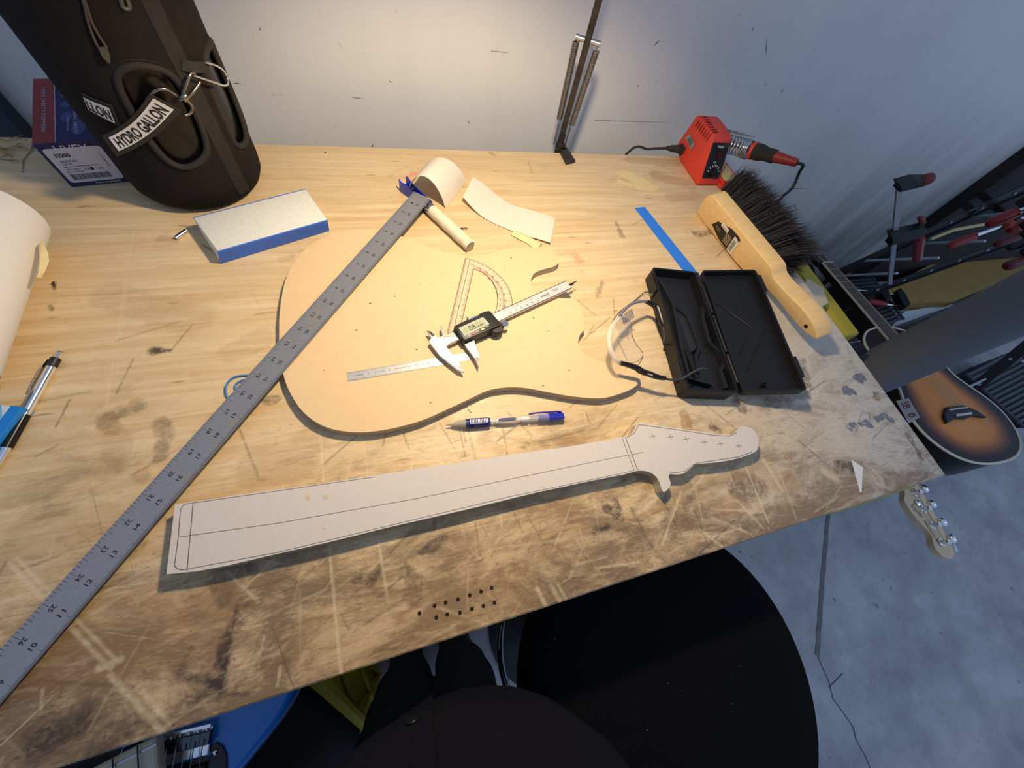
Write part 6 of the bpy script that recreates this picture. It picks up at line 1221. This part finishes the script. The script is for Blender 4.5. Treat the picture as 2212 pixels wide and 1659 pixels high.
m.box((-.02, -.50, -.014), (.062, -.004, 0), f0); nk2 = m.obj('neck_board', mat('maple_pale', (226, 212, 184), .4, var=.3, scale=20), mn, bevel=.003)
for k in range(9): m = MB(); m.box((-.02, -.012 - k * .024, 0), (.062, -.010 - k * .024, .0012), f0); m.obj('fret', STEEL, nk2)
for k in range(4): MB().tube([f0.at(-.012 + k * .02, -.004, .003), f0.at(-.012 + k * .018, -.48, .003)], .0007, 5).obj('string', mat('dark_string', (60, 58, 56), .4, .8), mn)
m = MB(); m.box((-1.33, -.42, FLOOR), (-1.02, -.03, GZ - .06)); o = m.obj('amplifier', mat('case_tolex', (16, 16, 18), .7), bevel=.01); tag(o, 'black amplifier cabinet carrying the blue guitar', 'amplifier')

# ---- yellow sawhorse standing free beyond the bench end, and neck and offcut on it
sawhorse(.100, .142, .285, .55, -.052, 'narrow yellow sawhorse standing beyond the bench end next to the brush', .02, .05)
f0 = Fr(at(1772, 640, -.12), at(1872, 775, -.12) - at(1772, 640, -.12)); 
gn = empty('guitar_neck', 'dark guitar neck with frets between the bench end and yellow sawhorse', 'guitar neck', (*f0.at(.1)[:2], -.14)); LN = .165
m = MB(); m.box((-.06, -.030, -.020), (LN, .020, 0), f0); nb = m.obj('fretboard', mat('ebony', (30, 28, 28), .45, var=.4, scale=30), gn, bevel=.002)
for k in range(7): m = MB(); m.box((.0 + k * .0225, -.030, 0), (.002 + k * .0225, .020, .0014), f0); m.obj('fret', STEEL, nb)
for k in range(3): MB().lathe([(.003, 0), (.003, .0004)], f0.at(.010 + k * .045, -.005, .0), f0.z, 12).obj('inlay_dot', MATS['bone'], nb)
m = MB(); m.prism(xy([(1742, 600), (1778, 622), (1790, 655), (1764, 668), (1738, 618)], -.035), -.0515, -.034); o = m.obj('wood_offcut', mat('pale_pine', (214, 200, 168), .7, var=.4, scale=20, c2=(190, 168, 130)), bevel=.002); tag(o, 'pale wooden offcut lying on the narrow yellow sawhorse', 'offcut')

# ---- clamp rack against the wall
BKM = mat('rack_black', (17, 17, 19), .5, var=.3, scale=20, c2=(28, 28, 31)); REDH = mat('red_handle', (138, 26, 30), .35); GREYB = mat('clamp_bar', (176, 176, 184), .4, .5, var=.2, scale=20)
rk = empty('clamp_rack', 'black perforated metal rack with pale cross rods against the wall', 'rack', (1.15, .72, FLOOR))
def bar3(mb, a, b, w, t, n): # flat bar from a to b, width vector w, thickness t along n
    a, b, w, n = [np.asarray(q, float) for q in (a, b, w, n)]; mb.loft([[a - w, a + w, a + w + n * t, a - w + n * t], [b - w, b + w, b + w + n * t, b - w + n * t]])
RY1, RY2 = .80, .64
ra, rb = aty(1790, 597, RY1), aty(2260, 384, RY1); rc, rd = aty(1870, 632, RY2), aty(2260, 492, RY2)
for nm_, (a_, b_), w_ in (('rail', (ra, rb), .033), ('rail', (rc, rd), .024)):
    d_ = unit(b_ - a_); nn = np.array([0, -1, 0]); wv = np.cross(d_, nn); wv = wv / np.linalg.norm(wv) * w_; m = MB(); bar3(m, a_, b_, wv, .004, nn); bar3(m, a_ + wv, b_ + wv, np.array([0, .012, 0]), .003, unit(wv)); rl = m.obj('rail', BKM, rk)
    L_ = np.linalg.norm(b_ - a_); k = .04
    while k < L_: MB().lathe([(.006, 0), (.006, .0045), (.004, .006)], a_ + d_ * k + nn * .003, nn, 12).obj('bolt', mat('bolt_grey', (150, 156, 160), .5, .3), rl, smooth=40); k += .095
for a_, b_ in (((1812, 596), (1938, 590)), ((1872, 563), (2028, 557)), ((1982, 526), (2128, 521)), ((2100, 470), (2215, 455))):
    MB().tube([aty(*a_, RY1 - .012), aty(*b_, RY2 - .012)], .005, 8).obj('cross_rod', mat('pale_rod', (170, 186, 194), .5), rk, smooth=60)
for p in (ra + (rb - ra) * .06, rc + (rd - rc) * .08): m = MB(); m.box((p[0] - .012, p[1] - .006, FLOOR), (p[0] + .012, p[1] + .006, p[2])); m.obj('upright', BKM, rk)
for p in (ra + (rb - ra) * .7, rc + (rd - rc) * .9): MB().box((p[0] - .010, p[1] - .004, p[2] - .01), (p[0] + .010, WALLY - .052, p[2] + .01)).obj('wall_bracket', BKM, rk)
def capsule(mb, a, b, r): a, b = np.asarray(a, float), np.asarray(b, float); d_ = unit(b - a); L_ = np.linalg.norm(b - a); mb.lathe([(r * .5, 0), (r * .9, r * .4), (r, r), (r, L_ - r), (r * .9, L_ - r * .4), (r * .5, L_)], a, d_, 14)
# large bar clamp standing up in the rack
CY = .60
bc = empty('bar_clamp', 'tall bar clamp with pale bar and red handles standing in the rack', 'clamp', (*aty(1921, 612, CY)[:2], aty(1921, 612, CY)[2]), 'bar clamps on the rack')
m = MB(); A_, B_ = aty(1942, 395, CY), aty(1921, 612, CY); bar3(m, A_, B_, np.array([.0105, 0, 0]), .006, np.array([0, -1, 0])); m.obj('bar', GREYB, bc)
def ypoly(pts, Y): return [(p[0], p[2]) for p in (aty(*q, Y) for q in pts)]
yf = Fr((0, CY - .008, 0), (1, 0, 0), (0, -1, 0))
m = MB(); m.prism([(x, z) for x, z in ypoly([(1931, 388), (1968, 378), (1998, 378), (1985, 391), (1952, 399), (1930, 404), (1934, 398)], CY)], -.012, .012, yf); m.obj('fixed_jaw', BKM, bc, bevel=.002)
m = MB(); capsule(m, aty(1984, 392, CY - .01), aty(2014, 384, CY - .01), .013); m.obj('handle', mat('worn_red', (112, 40, 30), .6), bc, smooth=40)
m = MB(); m.prism([(x, z) for x, z in ypoly([(1916, 498), (1935, 494), (1990, 482), (1994, 492), (1978, 506), (1940, 512), (1912, 523), (1920, 512)], CY)], -.012, .012, yf); sj_ = m.obj('sliding_jaw', BKM, bc, bevel=.002)
m = MB(); m.tube([aty(1990, 474, CY), aty(1984, 545, CY)], .006, 8); m.obj('screw', STEEL, sj_, smooth=40); m = MB(); capsule(m, aty(1987, 512, CY), aty(1981, 562, CY), .0125); m.obj('handle', REDH, sj_, smooth=40)
m = MB(); m.lathe([(.014, 0), (.014, .006), (.008, .008)], aty(1988, 477, CY), (.1, -.2, 1), 18); m.obj('swivel_pad', mat('pad_red', (96, 36, 34), .5), sj_, smooth=40)
# further clamps whose handles hang to the right
for k, (h0, h1, far, r, red, lab) in enumerate((((2048, 533), (2110, 508), (2235, 462), .0125, 1, 'red-handled clamp lying lowest on the rack rods'), ((2132, 486), (2200, 456), (2260, 430), .015, 1, 'red-handled clamp at the top of the rack under the pale rod'), ((2178, 497), (2230, 478), (2270, 462), .016, 1, 'thick red-handled clamp behind the small orange peg'), ((2148, 529), (2215, 503), (2265, 480), .0105, 1, 'dark red-handled clamp overhanging the plywood board'), ((2178, 536), (2225, 520), (2265, 505), .0105, 0, 'black-handled clamp overhanging the plywood board'), ((2172, 576), (2225, 560), (2265, 545), .012, 1, 'dark red-handled clamp hanging beside the grey post'))):
    Y = .60 - .045 * k; c = empty('bar_clamp', lab, 'clamp', aty(*h0, Y), 'bar clamps on the rack'); m = MB(); capsule(m, aty(*h0, Y), aty(*h1, Y), r); m.obj('handle', (REDH if k < 3 else mat('deep_red', (92, 20, 24), .4)) if red else BKM, c, smooth=40)
    m = MB(); e = aty(*h1, Y); f_ = aty(*far, Y); m.tube([e, f_], .0055, 8); m.obj('screw', CHROME, c, smooth=40); m = MB(); dd = unit(f_ - e); bar3(m, e + dd * .03 + np.array([0, .02, .02]), f_ + dd * .2 + np.array([0, .02, .02]), np.array([-dd[2], 0, dd[0]]) * .010, .005, np.array([0, -1, 0])); m.obj('bar', GREYB, c)
    m = MB(); p = e * .5 + f_ * .5; m.box((p[0] - .012, p[1] - .010, p[2] - .016), (p[0] + .012, p[1] + .030, p[2] + .030)); m.obj('sliding_jaw', BKM, c, bevel=.003)
c = MB(); capsule(c, aty(2178, 492, .52), aty(2181, 480, .52), .010); o = c.obj('peg', mat('orange_peg', (170, 62, 44), .5), smooth=40); tag(o, 'small orange peg hanging on the clamp rack', 'peg')
o = MB().tube([aty(2010, 517, .70), aty(2060, 497, .70), aty(2130, 484, .70)], .006, 8).obj('dowel', mat('dowel_wood', (198, 182, 126), .6), smooth=60); tag(o, 'pale wooden dowel resting in the clamp rack', 'dowel')
# small clamps lying on the slatted crate
PZ = -.56
sc1 = empty('bar_clamp', 'small clamp with red handle lying on the black slatted crate', 'clamp', at(1910, 656, PZ), 'bar clamps on the rack'); m = MB(); capsule(m, at(1874, 650, PZ + .02), at(1913, 657, PZ + .02), .0135); m.obj('handle', REDH, sc1, smooth=40); MB().tube([at(1912, 657, PZ + .02), at(1938, 660, PZ + .02)], .005, 8).obj('screw', CHROME, sc1, smooth=40)
m = MB(); m.tube([at(1845, 626, PZ + .03), at(1905, 632, PZ + .03), at(1950, 640, PZ + .03)], .004, 6); m.obj('bar', STEEL, sc1); m = MB(); m.prism(xy([(1893, 622), (1908, 622), (1916, 640), (1918, 655), (1908, 652), (1898, 638)], PZ + .03), PZ + .015, PZ + .045); m.obj('jaw', BKM, sc1, bevel=.002); m = MB(); m.prism(xy([(1930, 632), (1938, 626), (1950, 640), (1960, 662), (1952, 668), (1942, 658)], PZ + .03), PZ + .015, PZ + .045); m.obj('jaw', BKM, sc1, bevel=.002)
def slatted(name, label, q4, z, n, h, group):
    A, B, C_, D_ = [at(*q, z) for q in q4]          # A-B one end, D-C the other; slats run A->B and are stacked from A to D
    e = empty(name, label, 'crate', (*np.mean([A, B, C_, D_], 0)[:2], FLOOR), group); SL = mat('slat_black', (62, 66, 72), .5, var=.3, scale=20, c2=(78, 82, 88))
    c_ = np.mean([A, B, C_, D_], 0); m = MB(); lo = [np.array([*(c_ + (p - c_) * .96)[:2], FLOOR + .001]) for p in (A, B, C_, D_)]; hi = [np.array([*(c_ + (p - c_) * .96)[:2], z - .012]) for p in (A, B, C_, D_)]; m.loft([lo, hi]); m.obj('tub', BKM, e)
    for k in range(n):
        t = (k + .5) / n; a, b = A * (1 - t) + D_ * t, B * (1 - t) + C_ * t; w_ = (D_ - A) / n * .26; m = MB(); m.loft([[a - w_ - [0, 0, .010], a + w_ - [0, 0, .010], a + w_, a - w_], [b - w_ - [0, 0, .010], b + w_ - [0, 0, .010], b + w_, b - w_]]); m.obj('slat', SL, e)
    for p, q in ((A, D_), (B, C_)): MB().tube([p, q], .006, 6).obj('edge_bar', SL, e)
slatted('crate', 'black slatted plastic crate below the clamp rack', [(1812, 603), (1885, 600), (1952, 690), (1900, 712)], PZ - .01, 13, .1, 'slatted crates')
slatted('crate', 'black slatted plastic crate on the floor beyond the acoustic guitar', [(2087, 806), (2195, 752), (2300, 880), (2215, 925)], -.70, 14, .1, 'slatted crates')
# plywood, pale sheet (stands in for lit floor) and dark timber lying on a low shelf
z0 = -.60
m = MB(); m.box((1.47, .42, FLOOR), (2.35, .84, z0 - .06)); o = m.obj('low_shelf', mat('shelf_grey', (150, 162, 170), .7, var=.4, scale=8), bevel=.004); tag(o, 'pale grey low shelf carrying plywood and timber near the wall', 'shelf')
m = MB(); m.prism(xy([(1898, 628), (1932, 655), (2062, 651), (2130, 622), (2212, 585), (2300, 540), (2260, 488), (2150, 520), (2010, 572)], z0), z0 - .055, z0); o = m.obj('plywood_sheet', mat('plywood_tan', (170, 138, 70), .6, var=.5, scale=14, stretch=(2, .6, 1), c2=(146, 114, 56))); tag(o, 'tan plywood sheet below the clamp rack', 'plywood')
for k, (q, lab) in enumerate((([(1925, 712), (2056, 668), (2145, 622), (2152, 632), (2050, 684), (1935, 728)], 'upper dark brown timber length beside the plywood'), ([(1936, 730), (2052, 686), (2150, 640), (2158, 655), (2060, 700), (1945, 744)], 'lower dark brown timber length beside the grey post'))):
    m = MB(); m.prism(xy(q, z0 - .01 * k), z0 - .059, z0 - .01 * k - .002); o = m.obj('timber_length', mat('dark_timber2', (52, 46, 32), .7, var=.5, scale=12, c2=(34, 30, 22))); tag(o, lab, 'timber', 'dark timber lengths')
m = MB(); m.prism(xy([(1962, 668), (2062, 653), (2072, 656), (2020, 672), (1930, 705)], z0 - .03), z0 - .059, z0 - .045); o = m.obj('lit_floor_sheet', mat('lit_floor_pale', (206, 214, 222), .8)); tag(o, 'pale sheet standing in for lit floor between plywood and dark timber', 'pale sheet')
# single perforated rail leaning by the far crate
m = MB(); a_, b_ = at(2100, 842, -.60), aty(2240, 728, .30); d_ = unit(b_ - a_); wv = unit(np.cross(d_, CP - a_)) * .018; nn = unit(np.cross(wv, d_)); nn = nn if nn @ (CP - a_) > 0 else -nn
pr_ = empty('perforated_rail', 'black perforated rail with pale bolts leaning beside the acoustic guitar', 'rail', (a_[0], a_[1], a_[2])); bar3(m, a_, b_, wv, .004, nn); m.obj('rail', BKM, pr_)
for k in (.03, .16, .29): MB().lathe([(.006, 0), (.006, .0045), (.004, .006)], a_ + d_ * k + nn * .003, nn, 12).obj('bolt', MATS['bolt_grey'], pr_, smooth=40)
MB().tube([a_ + d_ * .06, at(2080, 842, -.60)], .005, 8).obj('cross_rod', MATS['pale_rod'], pr_, smooth=60)
